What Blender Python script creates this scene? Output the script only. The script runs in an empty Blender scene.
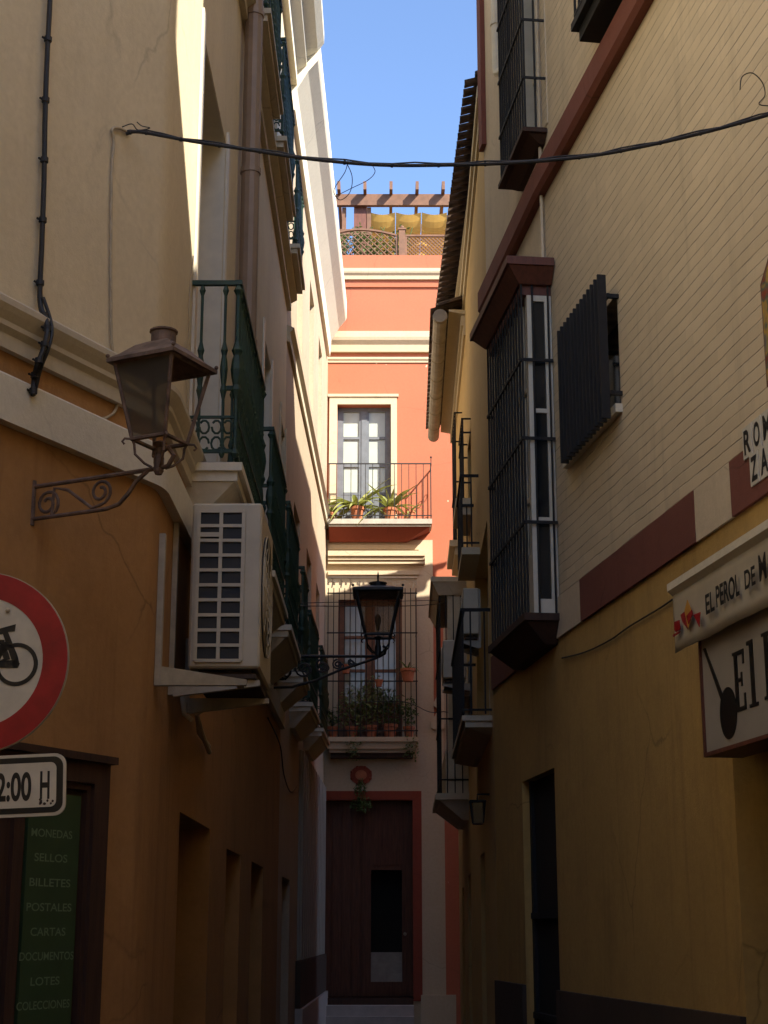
import bpy, bmesh, math, random
from mathutils import Vector, Matrix
random.seed(7)
C = bpy.context.scene.collection
PI = math.pi
# ------------------------------------------------------------------ camera
F = 1600.0; PITCH = math.atan(418/1600.0); CZ = 1.6
cp, sp = math.cos(PITCH), math.sin(PITCH)
def ray(px, py):
    x = (px-384)/F; z = (512-py)/F
    return Vector((x, cp - z*sp, sp + z*cp))
cam = bpy.data.cameras.new('camera'); camo = bpy.data.objects.new('camera', cam); C.objects.link(camo)
camo.location = (0, 0, CZ); camo.rotation_euler = (PI/2+PITCH, 0, 0)
cam.sensor_fit = 'VERTICAL'; cam.sensor_height = 24.0; cam.lens = 24.0*F/1024
cam.clip_start = .05; cam.clip_end = 2000
bpy.context.scene.camera = camo

class Wall:                                   # a vertical plane: origin, direction u, outward normal n
    def __init__(s, O, u, n):
        s.O = Vector((O[0], O[1], 0)); s.u = Vector((u[0], u[1], 0)).normalized(); s.n = Vector((n[0], n[1], 0)).normalized()
    def P(s, a, z, o=0.0):
        v = s.O + s.u*a + s.n*o; return Vector((v.x, v.y, z))
    def hit(s, px, py, o=0.0):
        d = ray(px, py); Q = s.O + s.n*o
        t = Q.dot(s.n)/d.dot(s.n)
        p = d*t; return ((p-Q).dot(s.u), CZ + p.z)
LA = Wall((-1.195, 0), (0, 1), (1, 0))                        # left alley wall, s = Y
LB = Wall((-1.195, 18.5), (.0163, 1), (1, -.0163))            # white building further on
FR = Wall((-1.195, 8.1), (.4995, 1), (1, -.4995))             # splayed front of the left building
RA = Wall((1.341, 12.39), (-.1506, 1), (-1, -.1506))          # right, painted brick part
RB = Wall((1.341, 12.39), (-.1173, 1), (-1, -.1173))          # right, smooth part
RB_LEN = 2.66
e = RB.P(RB_LEN, 0)
RC = Wall((e.x, e.y), (.0133, 1), (-1, .0133))                # right, building with tiled eaves
FA = Wall((0, 28), (1, 0), (0, -1))                           # far facade, s = X

# ------------------------------------------------------------------ materials
MATS = {}
def newmat(name):
    m = bpy.data.materials.new(name); m.use_nodes = True; nt = m.node_tree
    b = nt.nodes['Principled BSDF']; MATS[name] = m
    return m, nt, b
def noise(nt, vec, scale, detail=4, rough=.55):
    n = nt.nodes.new('ShaderNodeTexNoise'); n.inputs['Scale'].default_value = scale
    n.inputs['Detail'].default_value = detail; n.inputs['Roughness'].default_value = rough
    if vec: nt.links.new(vec, n.inputs['Vector'])
    return n.outputs['Fac']
def mapping(nt, scale):
    tc = nt.nodes.new('ShaderNodeTexCoord'); mp = nt.nodes.new('ShaderNodeMapping')
    mp.inputs['Scale'].default_value = scale; nt.links.new(tc.outputs['Object'], mp.inputs['Vector'])
    return mp.outputs['Vector']
def ramp(nt, fac, p0, p1, c0=(0, 0, 0, 1), c1=(1, 1, 1, 1)):
    r = nt.nodes.new('ShaderNodeValToRGB'); r.color_ramp.elements[0].position = p0; r.color_ramp.elements[1].position = p1
    r.color_ramp.elements[0].color = c0; r.color_ramp.elements[1].color = c1; nt.links.new(fac, r.inputs['Fac'])
    return r.outputs['Color']
def mix(nt, fac, a, b, mode='MIX'):
    m = nt.nodes.new('ShaderNodeMixRGB'); m.blend_type = mode
    for i, v in (('Fac', fac), ('Color1', a), ('Color2', b)):
        if isinstance(v, (int, float)): m.inputs[i].default_value = v
        elif isinstance(v, tuple): m.inputs[i].default_value = v if len(v) == 4 else (*v, 1)
        else: nt.links.new(v, m.inputs[i])
    return m.outputs['Color']
def sc(c, k): return tuple(min(1, x*k) for x in c)
def bump(nt, b, h, strength, dist=.01):
    n = nt.nodes.new('ShaderNodeBump'); n.inputs['Strength'].default_value = strength; n.inputs['Distance'].default_value = dist
    nt.links.new(h, n.inputs['Height']); nt.links.new(n.outputs['Normal'], b.inputs['Normal'])
def plaster(name, c, var=.12, stain=.25, stain_c=None, rough=.9, bs=.35, scale=1.1, spots=0.0, spot_c=(.6, .5, .4)):
    m, nt, b = newmat(name)
    v1 = mapping(nt, (1, 1, 1)); v2 = mapping(nt, (5, 5, .35))
    big = noise(nt, v1, scale, 7, .62); fine = noise(nt, v1, 26, 5); st = noise(nt, v2, 1.3, 6, .65)
    col = mix(nt, big, sc(c, 1-var*1.6), sc(c, 1+var*1.2))
    col = mix(nt, mix(nt, .5, fine, (.5, .5, .5)), sc(c, .9), col, 'MIX') if False else mix(nt, ramp(nt, fine, .3, .75), col, mix(nt, 1, col, (.9, .89, .87), 'MULTIPLY'))
    f = ramp(nt, st, .52, .75); mm = nt.nodes.new('ShaderNodeMath'); mm.operation = 'MULTIPLY'; mm.inputs[1].default_value = stain
    nt.links.new(f, mm.inputs[0])
    col = mix(nt, mm.outputs[0], col, stain_c or sc(c, .5))
    if spots:
        sn = noise(nt, v1, 3.1, 3, .5); col = mix(nt, ramp(nt, sn, spots, spots+.015), col, spot_c)
    pat = ramp(nt, noise(nt, v1, 2.6, 9, .7), .50, .62); pm = nt.nodes.new('ShaderNodeMath'); pm.operation = 'MULTIPLY'; pm.inputs[1].default_value = min(.5, stain*1.3); nt.links.new(pat, pm.inputs[0])
    col = mix(nt, pm.outputs[0], col, mix(nt, .35, col, stain_c or sc(c, .5)))
    vo = nt.nodes.new('ShaderNodeTexVoronoi'); vo.feature = 'DISTANCE_TO_EDGE'; vo.inputs['Scale'].default_value = .9
    ws = nt.nodes.new('ShaderNodeTexNoise'); ws.inputs['Scale'].default_value = 2.5; ws.inputs['Detail'].default_value = 8; nt.links.new(v1, ws.inputs['Vector'])
    nt.links.new(mix(nt, .22, v1, ws.outputs['Color']), vo.inputs['Vector'])
    ck = ramp(nt, vo.outputs['Distance'], .0015, .006, (1, 1, 1, 1), (0, 0, 0, 1)); cm = ramp(nt, noise(nt, v1, .7, 3), .5, .6)
    cmm = nt.nodes.new('ShaderNodeMath'); cmm.operation = 'MULTIPLY'; nt.links.new(ck, cmm.inputs[0]); nt.links.new(cm, cmm.inputs[1])
    cm2 = nt.nodes.new('ShaderNodeMath'); cm2.operation = 'MULTIPLY'; cm2.inputs[1].default_value = min(.6, stain*2); nt.links.new(cmm.outputs[0], cm2.inputs[0])
    col = mix(nt, cm2.outputs[0], col, sc(c, .35))
    nt.links.new(col, b.inputs['Base Color']); b.inputs['Roughness'].default_value = rough
    h = mix(nt, .35, noise(nt, v1, 55, 6, .7), noise(nt, v1, 9, 4), 'MIX'); bump(nt, b, h, bs, .012)
    return m
def simple(name, c, rough=.6, metal=0.0, var=.15, nscale=14, bs=.1, c2=None, stretch=(1, 1, 1)):
    m, nt, b = newmat(name); v = mapping(nt, stretch)
    n = noise(nt, v, nscale, 6, .6)
    col = mix(nt, ramp(nt, n, .3, .7), sc(c, 1-var), c2 or sc(c, 1+var))
    nt.links.new(col, b.inputs['Base Color']); b.inputs['Roughness'].default_value = rough; b.inputs['Metallic'].default_value = metal
    if bs: bump(nt, b, noise(nt, v, nscale*4, 4), bs, .004)
    return m
def siding(name, c, pitch=.078):
    m, nt, b = newmat(name); v = mapping(nt, (1, 1, 1)); tc = nt.nodes.new('ShaderNodeTexCoord')
    sx = nt.nodes.new('ShaderNodeSeparateXYZ'); nt.links.new(tc.outputs['Object'], sx.inputs[0])
    def M(op, a, bb=None, clamp=False):
        x = nt.nodes.new('ShaderNodeMath'); x.operation = op; x.use_clamp = clamp
        for i, q in enumerate((a, bb)):
            if q is None: continue
            if isinstance(q, (int, float)): x.inputs[i].default_value = q
            else: nt.links.new(q, x.inputs[i])
        return x.outputs[0]
    wob = noise(nt, v, 2.0, 3)
    z = M('ADD', sx.outputs['Z'], M('MULTIPLY', wob, .03))
    fr = M('FRACT', M('DIVIDE', z, pitch))
    d = M('ABSOLUTE', M('SUBTRACT', fr, .5))                       # .5 at joint
    joint = M('MULTIPLY', M('SUBTRACT', d, .43), 18, True)
    row = M('FLOOR', M('DIVIDE', z, pitch))
    cmb = nt.nodes.new('ShaderNodeCombineXYZ'); nt.links.new(M('MULTIPLY', sx.outputs['Y'], 1.6), cmb.inputs[0]); nt.links.new(M('MULTIPLY', row, 3.7), cmb.inputs[1])
    br = noise(nt, cmb.outputs[0], 1.5, 4, .7); brk = ramp(nt, br, .40, .60)
    jm = M('MULTIPLY', joint, brk)
    v2 = mapping(nt, (5, 5, .4))
    big = noise(nt, v, 1.0, 7, .6); rowv = noise(nt, cmb.outputs[0], .8, 2)
    col = mix(nt, big, sc(c, .86), sc(c, 1.1))
    col = mix(nt, ramp(nt, rowv, .3, .7), col, mix(nt, 1, col, (.93, .92, .9), 'MULTIPLY'))
    bc = nt.nodes.new('ShaderNodeCombineXYZ'); nt.links.new(M('FLOOR', M('ADD', M('DIVIDE', sx.outputs['Y'], .25), M('MULTIPLY', row, .5))), bc.inputs[0]); nt.links.new(row, bc.inputs[1])
    wn_ = nt.nodes.new('ShaderNodeTexWhiteNoise'); nt.links.new(bc.outputs[0], wn_.inputs['Vector'])
    col = mix(nt, M('MULTIPLY', wn_.outputs['Value'], .28), col, sc(c, .62))
    chip = ramp(nt, noise(nt, v, 6.5, 8, .75), .66, .68); col = mix(nt, M('MULTIPLY', chip, .5), col, sc(c, .55))
    st = ramp(nt, noise(nt, v2, .8, 6, .7), .54, .76); col = mix(nt, M('MULTIPLY', st, .42), col, sc(c, .5))
    col = mix(nt, M('MULTIPLY', jm, .85), col, sc(c, .2))
    nt.links.new(col, b.inputs['Base Color']); b.inputs['Roughness'].default_value = .8
    h = M('SUBTRACT', M('MULTIPLY', noise(nt, v, 45, 5), .35), M('MULTIPLY', joint, 1.0)); bump(nt, b, h, .5, .01)
    return m
def glassy(name, c, rough=.06, trans=0.0):
    m, nt, b = newmat(name); v = mapping(nt, (1, 1, 1))
    col = mix(nt, noise(nt, v, 3, 3), sc(c, .8), sc(c, 1.2)); nt.links.new(col, b.inputs['Base Color'])
    b.inputs['Roughness'].default_value = rough; b.inputs['Transmission Weight'].default_value = trans
    b.inputs['IOR'].default_value = 1.5
    if rough < .2: bump(nt, b, noise(nt, v, 2.5, 2), .05, .01)
    return m
ochre = plaster('ochre_plaster', (.43, .225, .08), .18, .55, (.2, .09, .03))
cream = plaster('cream_plaster', (.72, .61, .41), .1, .18, (.4, .31, .18))
pale = plaster('pale_plaster', (.64, .55, .38), .08, .2, (.42, .36, .26))
beige2 = plaster('warm_beige_plaster', (.47, .37, .26), .08, .2)
white = plaster('white_plaster', (.74, .68, .54), .06, .15, (.5, .46, .38))
moldm = plaster('moulding_paint', (.57, .50, .37), .08, .3, (.3, .27, .22), bs=.2)
orange = plaster('orange_plaster', (.43, .13, .066), .07, .15, (.5, .14, .06), bs=.2, spots=.73, spot_c=(.75, .6, .4))
facecream = plaster('facade_cream_plaster', (.54, .44, .30), .07, .2, (.5, .36, .2), bs=.2)
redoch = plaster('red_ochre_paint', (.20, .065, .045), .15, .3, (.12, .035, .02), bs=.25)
redfar = plaster('brick_red_paint', (.27, .055, .028), .12, .2, bs=.2)
yellow = plaster('mustard_plaster', (.53, .34, .105), .17, .5, (.25, .15, .05), spots=0)
yellow2 = plaster('warm_yellow_plaster', (.6, .42, .17), .1, .25, (.4, .26, .1))
brickp = siding('painted_brick', (.71, .59, .41))
smoothp = plaster('smooth_beige_plaster', (.68, .57, .41), .1, .3, (.36, .3, .2))
plinthm = plaster('plinth_render', (.07, .045, .03), .2, .2)
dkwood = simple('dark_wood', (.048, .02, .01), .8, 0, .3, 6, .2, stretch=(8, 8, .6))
portalwood = simple('portal_wood', (.10, .038, .018), .7, 0, .35, 6, .2, stretch=(8, 8, .6))
redwood = simple('oxblood_wood', (.13, .04, .022), .6, 0, .25, 6, .25, stretch=(5, 5, 1))
brnwood = simple('brown_stained_wood', (.16, .075, .04), .7, 0, .25, 9, .2)
iron = simple('wrought_iron', (.014, .013, .013), .8, 0, .3, 20, .15)
greeniron = simple('dark_green_iron', (.014, .042, .024), .6, 0, .3, 20, .15)
rust = simple('rusty_lamp_metal', (.10, .06, .042), .75, 0, .35, 12, .3, c2=(.22, .14, .095))
lampblk = simple('lamp_black_metal', (.022, .02, .018), .5, .3, .3, 12, .2)
cable = simple('cable_rubber', (.018, .015, .013), .6, 0, .3, 30, .1)
conduit = simple('conduit_cream', (.45, .36, .23), .6)
pipem = simple('drainpipe_paint', (.27, .19, .13), .5, 0, .12, 8, .1)
acm = simple('ac_casing', (.52, .45, .32), .5, 0, .1, 5, .05)
acdark = simple('ac_coil', (.02, .018, .015), .6)
galv = simple('bracket_paint', (.42, .37, .28), .5, .1)
whitepaint = simple('white_gloss_paint', (.66, .60, .47), .45, 0, .08, 8, .08)
greywood = simple('blue_grey_wood', (.13, .14, .155), .5, 0, .15, 8, .1)
tile = simple('roof_tile_clay', (.12, .085, .06), .85, 0, .4, 9, .4, c2=(.22, .14, .09))
gutterm = simple('gutter_paint', (.28, .24, .18), .6, 0, .2, 8, .15)
pot = simple('terracotta', (.42, .14, .06), .8, 0, .2, 9, .1)
leafm = simple('leaf_green', (.06, .10, .025), .5, 0, .5, 9, 0, c2=(.16, .22, .06))
leafm2 = simple('pale_leaf', (.14, .19, .04), .5, 0, .4, 9, 0, c2=(.28, .32, .09))
agave = simple('agave_leaf', (.20, .25, .06), .5, 0, .35, 12, 0, c2=(.42, .42, .13))
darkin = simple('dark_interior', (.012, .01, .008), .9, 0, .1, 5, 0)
glassd = glassy('dark_window_glass', (.02, .022, .022))
curtain = glassy('curtained_glass', (.42, .45, .38), .12)
curtain2 = glassy('curtained_glass_shade', (.30, .27, .18), .15)
frost = glassy('frosted_lamp_glass', (.14, .135, .115), .45)
frost2 = glassy('amber_lamp_glass', (.24, .17, .11), .4, .55)
signred = simple('sign_red', (.33, .014, .016), .4, 0, .28, 9, 0)
signwhite = simple('sign_white', (.60, .56, .46), .45, 0, .14, 9, 0)
signblack = simple('sign_black', (.012, .012, .012), .4, 0, .1, 6, 0)
signgreen = simple('sign_green', (.035, .07, .03), .5, 0, .12, 6, .05)
signtext = simple('sign_faded_text', (.16, .23, .14), .6, 0, .1, 40, 0)
awn = simple('awning_cloth', (.60, .54, .42), .8, 0, .08, 5, .1)
boardm = simple('sign_board_grey', (.36, .33, .28), .5, 0, .1, 3, .05)
canvas = simple('yellow_canvas', (.72, .43, .10), .8, 0, .08, 7, .1)
asphalt = plaster('street_paving', (.06, .055, .05), .2, .1, bs=.5)
stonem = simple('sill_stone', (.38, .34, .28), .8, 0, .15, 8, .2)
slatem = simple('balcony_floor_slate', (.16, .14, .16), .7, 0, .2, 8, .1)
def translucent(m, c, f):
    nt = m.node_tree; b = nt.nodes['Principled BSDF']; o = nt.nodes['Material Output']; t = nt.nodes.new('ShaderNodeBsdfTranslucent'); t.inputs['Color'].default_value = (*c, 1)
    x = nt.nodes.new('ShaderNodeMixShader'); x.inputs[0].default_value = f; nt.links.new(b.outputs[0], x.inputs[1]); nt.links.new(t.outputs[0], x.inputs[2]); nt.links.new(x.outputs[0], o.inputs['Surface'])
translucent(canvas, (.80, .50, .12), .5); translucent(awn, (.6, .52, .4), .25); translucent(leafm, (.12, .18, .03), .3); translucent(agave, (.3, .34, .07), .3); translucent(frost2, (.55, .36, .22), .5); translucent(frost, (.24, .22, .18), .4)
def see_through(m, c, f):
    nt = m.node_tree; o = nt.nodes['Material Output']; src = o.inputs['Surface'].links[0].from_socket; t = nt.nodes.new('ShaderNodeBsdfTransparent'); t.inputs['Color'].default_value = (*c, 1)
    x = nt.nodes.new('ShaderNodeMixShader'); x.inputs[0].default_value = f; nt.links.new(src, x.inputs[1]); nt.links.new(t.outputs[0], x.inputs[2]); nt.links.new(x.outputs[0], o.inputs['Surface'])
see_through(frost2, (.95, .85, .72), .62); see_through(frost, (.8, .75, .65), .22)
ceram = simple('ceramic_tile_white', (.66, .63, .54), .2, 0, .08, 9, .03)
ribm = plaster('ribbed_pilaster_paint', (.36, .34, .29), .08, .2, bs=.1)
stepm = simple('step_marble', (.45, .40, .36), .5, 0, .12, 6, .05)
m, nt, b = newmat('painted_ceramic_picture'); v = mapping(nt, (1, 1, 1)); vo = nt.nodes.new('ShaderNodeTexNoise'); vo.inputs['Scale'].default_value = 9; nt.links.new(v, vo.inputs['Vector'])
rr = nt.nodes.new('ShaderNodeValToRGB'); nt.links.new(vo.outputs['Fac'], rr.inputs['Fac'])
for i, (p, c) in enumerate(((.3, (.05, .08, .16, 1)), (.42, (.3, .25, .12, 1)), (.52, (.5, .3, .06, 1)), (.6, (.1, .14, .1, 1)), (.7, (.3, .06, .03, 1)))):
    el = rr.color_ramp.elements[i] if i < 2 else rr.color_ramp.elements.new(p); el.position = p; el.color = c
nt.links.new(rr.outputs['Color'], b.inputs['Base Color']); b.inputs['Roughness'].default_value = .25
picm = m

# ------------------------------------------------------------------ mesh helpers
class MB:
    def __init__(s): s.bm = bmesh.new()
    def face(s, pts):
        try: return s.bm.faces.new([s.bm.verts.new(p) for p in pts])
        except ValueError: return None
    def hexa(s, p):                            # p: 8 pts, bottom 4 then top 4
        v = [s.bm.verts.new(q) for q in p]
        for f in ((0, 3, 2, 1), (4, 5, 6, 7), (0, 1, 5, 4), (1, 2, 6, 5), (2, 3, 7, 6), (3, 0, 4, 7)): s.bm.faces.new([v[i] for i in f])
        return s
    def box(s, a, b):
        x0, y0, z0 = a; x1, y1, z1 = b
        return s.hexa([Vector(q) for q in ((x0, y0, z0), (x1, y0, z0), (x1, y1, z0), (x0, y1, z0), (x0, y0, z1), (x1, y0, z1), (x1, y1, z1), (x0, y1, z1))])
    def wbox(s, W, s0, s1, z0, z1, o0, o1):
        return s.hexa([W.P(s0, z0, o0), W.P(s1, z0, o0), W.P(s1, z0, o1), W.P(s0, z0, o1), W.P(s0, z1, o0), W.P(s1, z1, o0), W.P(s1, z1, o1), W.P(s0, z1, o1)])
    def tube(s, pts, r, seg=8, cap=True, r1=None):
        pts = [Vector(p) for p in pts]; n = len(pts); rings = []; up = None
        for i, p in enumerate(pts):
            t = (pts[min(i+1, n-1)]-pts[max(i-1, 0)])
            if t.length < 1e-9: t = Vector((0, 0, 1))
            t.normalize()
            if up is None:
                up = Vector((0, 0, 1)) if abs(t.z) < .9 else Vector((1, 0, 0))
            a = (up - t*up.dot(t)).normalized(); up = a; b_ = t.cross(a)
            rr_ = r if r1 is None else r+(r1-r)*i/(n-1)
            rings.append([s.bm.verts.new(p+(a*math.cos(2*PI*k/seg)+b_*math.sin(2*PI*k/seg))*rr_) for k in range(seg)])
        for i in range(n-1):
            for k in range(seg): s.bm.faces.new((rings[i][k], rings[i][(k+1) % seg], rings[i+1][(k+1) % seg], rings[i+1][k]))
        if cap and seg > 2: s.bm.faces.new(rings[0][::-1]); s.bm.faces.new(rings[-1])
        return s
    def lathe(s, c, prof, seg=12):             # prof (r, z) about vertical axis through c
        c = Vector(c); rings = []
        for r, z in prof: rings.append([s.bm.verts.new(c+Vector((r*math.cos(2*PI*k/seg), r*math.sin(2*PI*k/seg), z))) for k in range(seg)])
        for i in range(len(rings)-1):
            for k in range(seg): s.bm.faces.new((rings[i][k], rings[i][(k+1) % seg], rings[i+1][(k+1) % seg], rings[i+1][k]))
        s.bm.faces.new(rings[0][::-1]); s.bm.faces.new(rings[-1]); return s
    def ball(s, c, r, seg=10):
        return s.lathe(c, [(max(.001, r*math.sin(PI*i/6)), -r*math.cos(PI*i/6)) for i in range(7)], seg)
    def prism(s, poly, f0, f1):                # poly list of 2D, f0/f1 functions to 3D for both caps
        a = [s.bm.verts.new(f0(*p)) for p in poly]; b_ = [s.bm.verts.new(f1(*p)) for p in poly]; n = len(poly)
        s.bm.faces.new(a[::-1]); s.bm.faces.new(b_)
        for i in range(n): s.bm.faces.new((a[i], a[(i+1) % n], b_[(i+1) % n], b_[i]))
        return s
    def sweep(s, path, prof, side=1, caps=True):   # path: 2D points; prof closed list of (offset, z); offset to the right of travel * side
        P = [Vector((p[0], p[1])) for p in path]; n = len(P); rings = []
        for i in range(n):
            d0 = (P[i]-P[i-1]).normalized() if i > 0 else None; d1 = (P[i+1]-P[i]).normalized() if i < n-1 else None
            if d0 is None: d0 = d1
            if d1 is None: d1 = d0
            n0 = Vector((d0.y, -d0.x))*side; n1 = Vector((d1.y, -d1.x))*side
            m_ = (n0+n1).normalized(); m_ = m_/max(.3, m_.dot(n0))
            rings.append([s.bm.verts.new((P[i].x+m_.x*o, P[i].y+m_.y*o, z)) for o, z in prof])
        k = len(prof)
        for i in range(n-1):
            for j in range(k): s.bm.faces.new((rings[i][j], rings[i][(j+1) % k], rings[i+1][(j+1) % k], rings[i+1][j]))
        if caps: s.bm.faces.new(rings[0][::-1]); s.bm.faces.new(rings[-1])
        return s
    def holes(s, W, s0, s1, z0, z1, hs, depth=.25):
        S = sorted({s0, s1, *[h[0] for h in hs], *[h[1] for h in hs]}); Z = sorted({z0, z1, *[h[2] for h in hs], *[h[3] for h in hs]})
        S = [q for q in S if s0 <= q <= s1]; Z = [q for q in Z if z0 <= q <= z1]
        for i in range(len(S)-1):
            for j in range(len(Z)-1):
                cs, cz = (S[i]+S[i+1])/2, (Z[j]+Z[j+1])/2
                if any(h[0] < cs < h[1] and h[2] < cz < h[3] for h in hs): continue
                s.face([W.P(S[i], Z[j]), W.P(S[i+1], Z[j]), W.P(S[i+1], Z[j+1]), W.P(S[i], Z[j+1])])
        for a, b_, c, d in hs:
            c = max(c, z0)
            for (p, q, r, t) in ((a, c, a, d), (b_, c, b_, d), (a, d, b_, d), (a, c, b_, c)):
                s.face([W.P(p, q), W.P(r, t), W.P(r, t, -depth), W.P(p, q, -depth)])
        return s
    def build(s, name, mat, parent=None, loc=None, smooth=False, bevel=0):
        bmesh.ops.recalc_face_normals(s.bm, faces=s.bm.faces)
        if bevel: bmesh.ops.bevel(s.bm, geom=s.bm.edges[:], offset=bevel, segments=1, affect='EDGES')
        off = Vector((0, 0, 0)); q = parent
        while q: off += q.location; q = q.parent
        if parent is None: off = Vector(loc) if loc is not None else Vector((0, 0, 0))
        for v_ in s.bm.verts: v_.co -= off
        me = bpy.data.meshes.new(name); s.bm.to_mesh(me); s.bm.free(); me.materials.append(mat)
        if smooth:
            for p in me.polygons: p.use_smooth = True
        o = bpy.data.objects.new(name, me); C.objects.link(o); o.parent = parent
        if parent is None: o.location = off
        return o
def tag(o, label=None, cat=None, group=None, kind=None):
    if label: o['label'] = label
    if cat: o['category'] = cat
    if group: o['group'] = group
    if kind: o['kind'] = kind
    return o
def thing(name, label, cat, loc, group=None):
    o = bpy.data.objects.new(name, None); C.objects.link(o); o.location = Vector(loc); o.empty_display_size = .2
    return tag(o, label, cat, group)
def text_mesh(txt, to3d, height, width=None, bold=0.0, depth=.002, align='LEFT'):
    cu = bpy.data.curves.new('t', 'FONT'); cu.body = txt; cu.size = 1; cu.offset = bold; cu.extrude = 0; cu.align_x = align
    o = bpy.data.objects.new('t', cu); C.objects.link(o)
    me = bpy.data.meshes.new_from_object(o.evaluated_get(bpy.context.evaluated_depsgraph_get()))
    bpy.data.objects.remove(o); xs = [v.co.x for v in me.vertices]; ys = [v.co.y for v in me.vertices]
    x0, x1, y0, y1 = min(xs), max(xs), min(ys), max(ys)
    mb = MB(); kx = (width/(x1-x0)) if width else height/(y1-y0); ky = height/(y1-y0)
    vs = [mb.bm.verts.new(to3d((v.co.x-x0)*kx, (v.co.y-max(y0, -9))*ky, depth)) for v in me.vertices]
    for p in me.polygons:
        try: mb.bm.faces.new([vs[i] for i in p.vertices])
        except ValueError: pass
    bpy.data.meshes.remove(me)
    return mb
def spiral(f, c, r0, r1, a0, turns, n=22):       # scroll in a plane; f(x, z) -> 3D
    return [f(c[0]+(r0+(r1-r0)*i/n)*math.cos(a0+turns*2*PI*i/n), c[1]+(r0+(r1-r0)*i/n)*math.sin(a0+turns*2*PI*i/n)) for i in range(n+1)]

# ------------------------------------------------------------------ the setting: street
g = MB(); g.face([Vector(p) for p in ((-400, -400, 0), (400, -400, 0), (400, 400, 0), (-400, 400, 0))])
tag(g.build('street', asphalt), kind='structure')

# ------------------------------------------------------------------ shared building pieces
def french_door(bld, W, s0, s1, z0, z1, o, frame, glass, rows=3, low=.28, name='door'):
    f = MB(); d = .05; w = .07
    f.wbox(W, s0, s1, z1-.08, z1, o-d, o).wbox(W, s0, s0+w, z0, z1-.08, o-d, o).wbox(W, s1-w, s1, z0, z1-.08, o-d, o)
    mid = (s0+s1)/2; f.wbox(W, mid-.05, mid+.05, z0, z1-.08, o-d, o+.01)
    zl = z0+(z1-z0)*low; f.wbox(W, s0+w, mid-.05, z0, zl, o-d+.01, o-.01).wbox(W, mid+.05, s1-w, z0, zl, o-d+.01, o-.01)
    p = MB(); h = (z1-.08-zl)/rows
    for a, b_ in ((s0+w, mid-.05), (mid+.05, s1-w)):
        f.wbox(W, a, a+.04, zl, z1-.08, o-d, o-.005).wbox(W, b_-.04, b_, zl, z1-.08, o-d, o-.005)
        for i in range(rows):
            zz = zl+h*i; f.wbox(W, a+.04, b_-.04, zz, zz+.05, o-d, o-.005)
            p.wbox(W, a+.04, b_-.04, zz+.05, zz+h, o-d-.005, o-d+.012)
    fo = f.build(name, frame, bld); p.build('pane', glass, fo); return fo
BAL = [(.009, 0), (.018, .02), (.009, .05), (.009, .33), (.016, .36), (.022, .38), (.014, .41), (.02, .45), (.024, .5), (.02, .55), (.014, .58), (.022, .61), (.016, .63), (.009, .66), (.009, .93), (.02, .96), (.009, .99), (.009, 1.0)]
def baluster(mb, x, y, z0, h, r=1.0):
    mb.lathe((x, y, z0), [(a*r, b_*h) for a, b_ in BAL], 6)
def railing(mb, W, s0, s1, z0, h, o, sides=(True, True), step=.125, scroll=True, ornate=True, thick=1.0):
    mb.wbox(W, s0-.02, s1+.02, z0+h-.03, z0+h, o-.022, o+.022); mb.wbox(W, s0, s1, z0+.05, z0+.07, o-.012, o+.012)
    if scroll: mb.wbox(W, s0, s1, z0+.27, z0+.285, o-.01, o+.01)
    n = max(2, int(round((s1-s0)/step)))
    for i in range(n+1):
        s_ = s0+(s1-s0)*i/n; p = W.P(s_, 0, o)
        if ornate: baluster(mb, p.x, p.y, z0+.02, h-.04, thick*(1.6 if i in (0, n) else 1))
        else: mb.wbox(W, s_-.008, s_+.008, z0+.02, z0+h-.03, o-.008, o+.008)
        if scroll and i < n:
            c = s_+(s1-s0)/n/2
            for zz, a0 in ((.115, 0), (.22, PI)):
                mb.tube([W.P(c+.042*math.cos(a0+t*2*PI/10), z0+zz+.045*math.sin(a0+t*2*PI/10), o) for t in range(9)], .008, 5)
    for e_, on in zip((s0, s1), sides):
        if not on: continue
        mb.wbox(W, e_-.015, e_+.015, z0+h-.03, z0+h, 0, o-.022); mb.wbox(W, e_-.01, e_+.01, z0+.05, z0+.07, 0, o-.012)
        if scroll: mb.wbox(W, e_-.01, e_+.01, z0+.27, z0+.285, 0, o-.01)
        k = max(1, int(round(o/.14)))
        for j in range(k):
            oo = o*(j+.0)/k+ (o/k*.45); p = W.P(e_, 0, oo)
            if ornate: baluster(mb, p.x, p.y, z0+.02, h-.04)
            else: mb.wbox(W, e_-.008, e_+.008, z0+.02, z0+h-.03, oo-.008, oo+.008)
            if scroll:
                for q in (-.035, .035):
                    for zz, a0 in ((.11, 0), (.215, PI)):
                        mb.tube([W.P(e_, z0+zz+.042*math.sin(a0+t*2*PI/10), oo+q+.03*math.cos(a0+t*2*PI/10)) for t in range(10)], .0075, 5)
                for zz in (.27, .1, .2): p2 = W.P(e_, z0+zz, oo); mb.ball(p2, .014, 6)
def slab(W, s0, s1, z, o, under=.3):
    mb = MB()
    mb.wbox(W, s0-.04, s1+.04, z-.05, z, 0, o+.05)
    mb.wbox(W, s0-.015, s1+.015, z-.11, z-.052, 0, o+.02)
    mb.hexa([W.P(s0+.12, z-under, 0), W.P(s1-.12, z-under, 0), W.P(s1-.12, z-under, .06), W.P(s0+.12, z-under, .06),
             W.P(s0+.0, z-.112, 0), W.P(s1-.0, z-.112, 0), W.P(s1-.0, z-.112, o), W.P(s0+.0, z-.112, o)])
    return mb

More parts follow.
